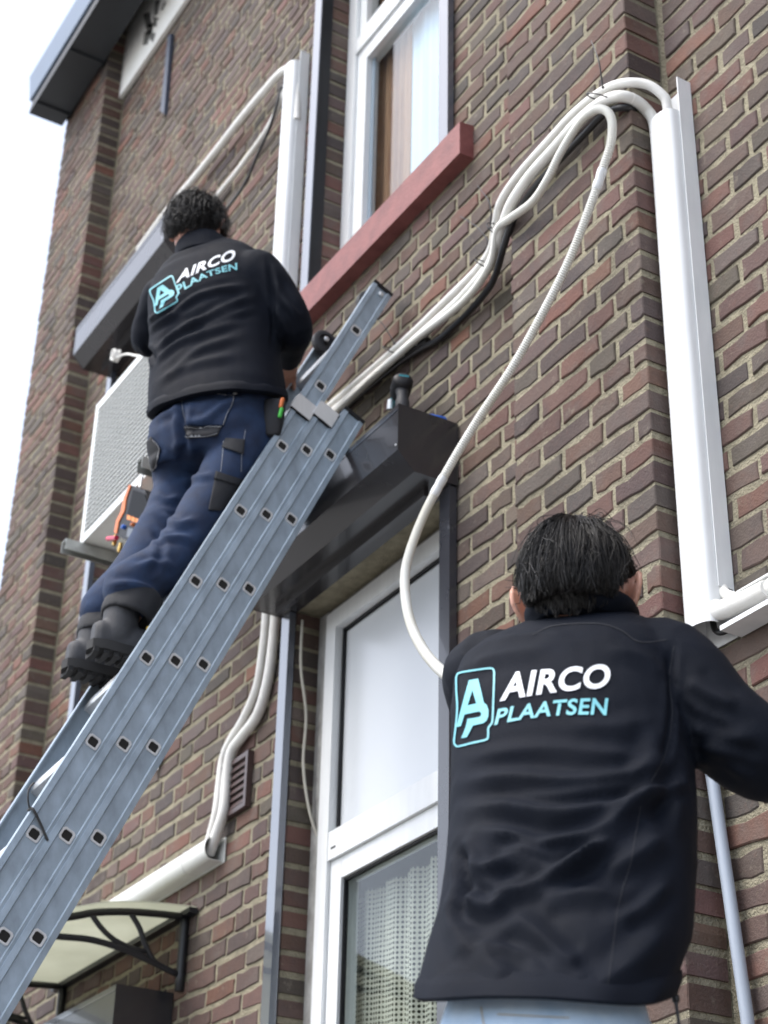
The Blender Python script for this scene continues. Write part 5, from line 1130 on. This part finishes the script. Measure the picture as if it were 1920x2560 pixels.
# boots, standing on the rung
for an in (an_r, an_l):
    by = Vector((.06, 1, -.04)).normalized(); bxx = Vector((1, -.06, 0)).normalized(); z0 = Vector((an.x, an.y, 1.937))
    bt = thing if False else None
    up_ = [loft_np([(z0 + by * u + UP * z, bxx, UP, a, b, 2.5) for u, z, a, b in ((-.090, .050, .022, .034), (-.075, .050, .031, .044), (-.03, .052, .036, .050), (.04, .050, .040, .048), (.10, .042, .046, .038), (.15, .038, .046, .032), (.185, .034, .037, .025), (.205, .030, .019, .013))], 24), limb([z0 + UP * .07 - by * .02, an + UP * .06 - by * .015], [.046, .050], 22)]
    v_, f_, e_ = fuse(up_, .006, 4); b_o = from_np('boot', v_, f_, M_BOOT, p1_)
    ol = [(-.102, .0), (-.094, .026), (-.06, .040), (-.01, .037), (.04, .040), (.10, .052), (.16, .052), (.20, .034), (.218, 0), (.20, -.034), (.16, -.050), (.10, -.050), (.04, -.038), (-.01, -.036), (-.06, -.040), (-.094, -.026)]
    prism('sole', [z0 + by * a + bxx * b + UP * .004 for a, b in ol], UP * .026, M_SOLE, b_o, bevel=.004, smooth=True)
    for k in range(11):
        u = -.085 + k * .027
        if -.03 < u < .025 and False: continue
        w_ = .030 + (.016 if u > .05 else .004)
        prism('tread_lug', [z0 + by * (u + d_) + bxx * s_ + UP * -.007 for d_, s_ in ((-.007, -w_), (.007, -w_), (.011, 0), (.007, w_), (-.007, w_), (-.003, 0))], UP * .0135, M_SOLE, b_o)
    lathe('boot_badge', [(0, .008), (.002, .0075), (.003, .003)], z0 + by * .045 + UP * .085 + bxx * .049, bxx, mat('yellow_badge', (.60, .40, .04), .4), b_o, 12)
# tool pouch on the right hip with bright grips
tp = vpt(592, 905, 4.345)
ph = from_np('tool_pouch', *merge([loft_np([(tp + UP * z, Vector((.55, .83, 0)), Vector((.83, -.55, 0)), a, b, 3) for z, a, b in ((-.06, .016, .012), (-.055, .022, .016), (0, .03, .02), (.055, .032, .022), (.06, .028, .018))], 20)]), M_CORD, trs, True, 50)
for (x, y), m_ in (((606, 872), M_ORANGE), ((604, 893), mat('green_plastic', (.05, .42, .05), .4))):
    c = vpt(x, y, 4.315); lathe('tool_grip', [(0, .003), (.003, .006), (.03, .0065), (.034, .003)], c - UP * .015, UP + rt * .2, m_, ph, 10)
# body and hair
hc = vpt(424, 498, 4.50); fh = Vector((-.72, .66, -.22)).normalized(); rh = Vector((.675, .737, 0)).normalized(); rh = (rh - fh * rh.dot(fh)).normalized(); uh = rh.cross(fh).normalized()
tors = [(c, a, b, rx * (.62 if i < 3 else .80), ry * (.56 if i < 3 else .78), n_) for i, (c, a, b, rx, ry, n_) in enumerate(secs)]; nb = secs[-1][0]
parts = [loft_np([(hipc, rt, fw, .10, .07, 2.2)] + tors, 24), limb([nb - UP * .06, nb, hc - uh * .075 - fh * .02], [.058, .056, .054], 18), *head_parts(hc, rh, fh, uh, .95)]
parts += [limb([sh_r - rt * .05, sh_r, sh_r.lerp(el_r, .5), el_r, el_r.lerp(wr_r, .5), wr_r], [.045, .05, .044, .041, .036, .027], 14), limb([sh_l + rt * .05, sh_l, sh_l.lerp(el_l, .5), el_l, el_l.lerp(wr_l, .5), wr_l], [.045, .05, .043, .041, .036, .027], 14)]
for w_, e_, s in ((wr_r, el_r, -1), (wr_l, el_l, 1)): d = (w_ - e_).normalized(); parts += hand(w_ + d * .05, d, UP - fw * .2, s, .6)
for h_, k_, a_ in ((hr, kn_r, an_r), (hl_, kn_l, an_l)): parts.append(limb([h_ + UP * .03, k_.lerp(h_, .5), k_, k_.lerp(a_, .5), a_, a_ - UP * .05], [.066, .060, .044, .034, .024, .026], 14)); parts.append(limb([a_ - UP * .06, a_ - UP * .066 + Vector((0, .15, 0))], [.03, .026], 12))
BV, BF, BE = fuse(parts, .0052, 3); from_np('body', BV, BF, M_SKIN, p1_); eyes(hc, rh, fh, uh, p1_)
def hl1(d):
    if d.y > .45: return .38
    if d.y > -.05: return .18 + .2 * (d.y + .05) / .5
    return .18 + (-.62 - .18) * min(1, (-.05 - d.y) / .42)
hair_obj(hc + uh * .006, rh, fh, uh, (.076, .099, .114), (-.1, -.25, .95), 3600, .055, .030, 1.1, p1_, hl1, 9, .0015, 1.0, .3)
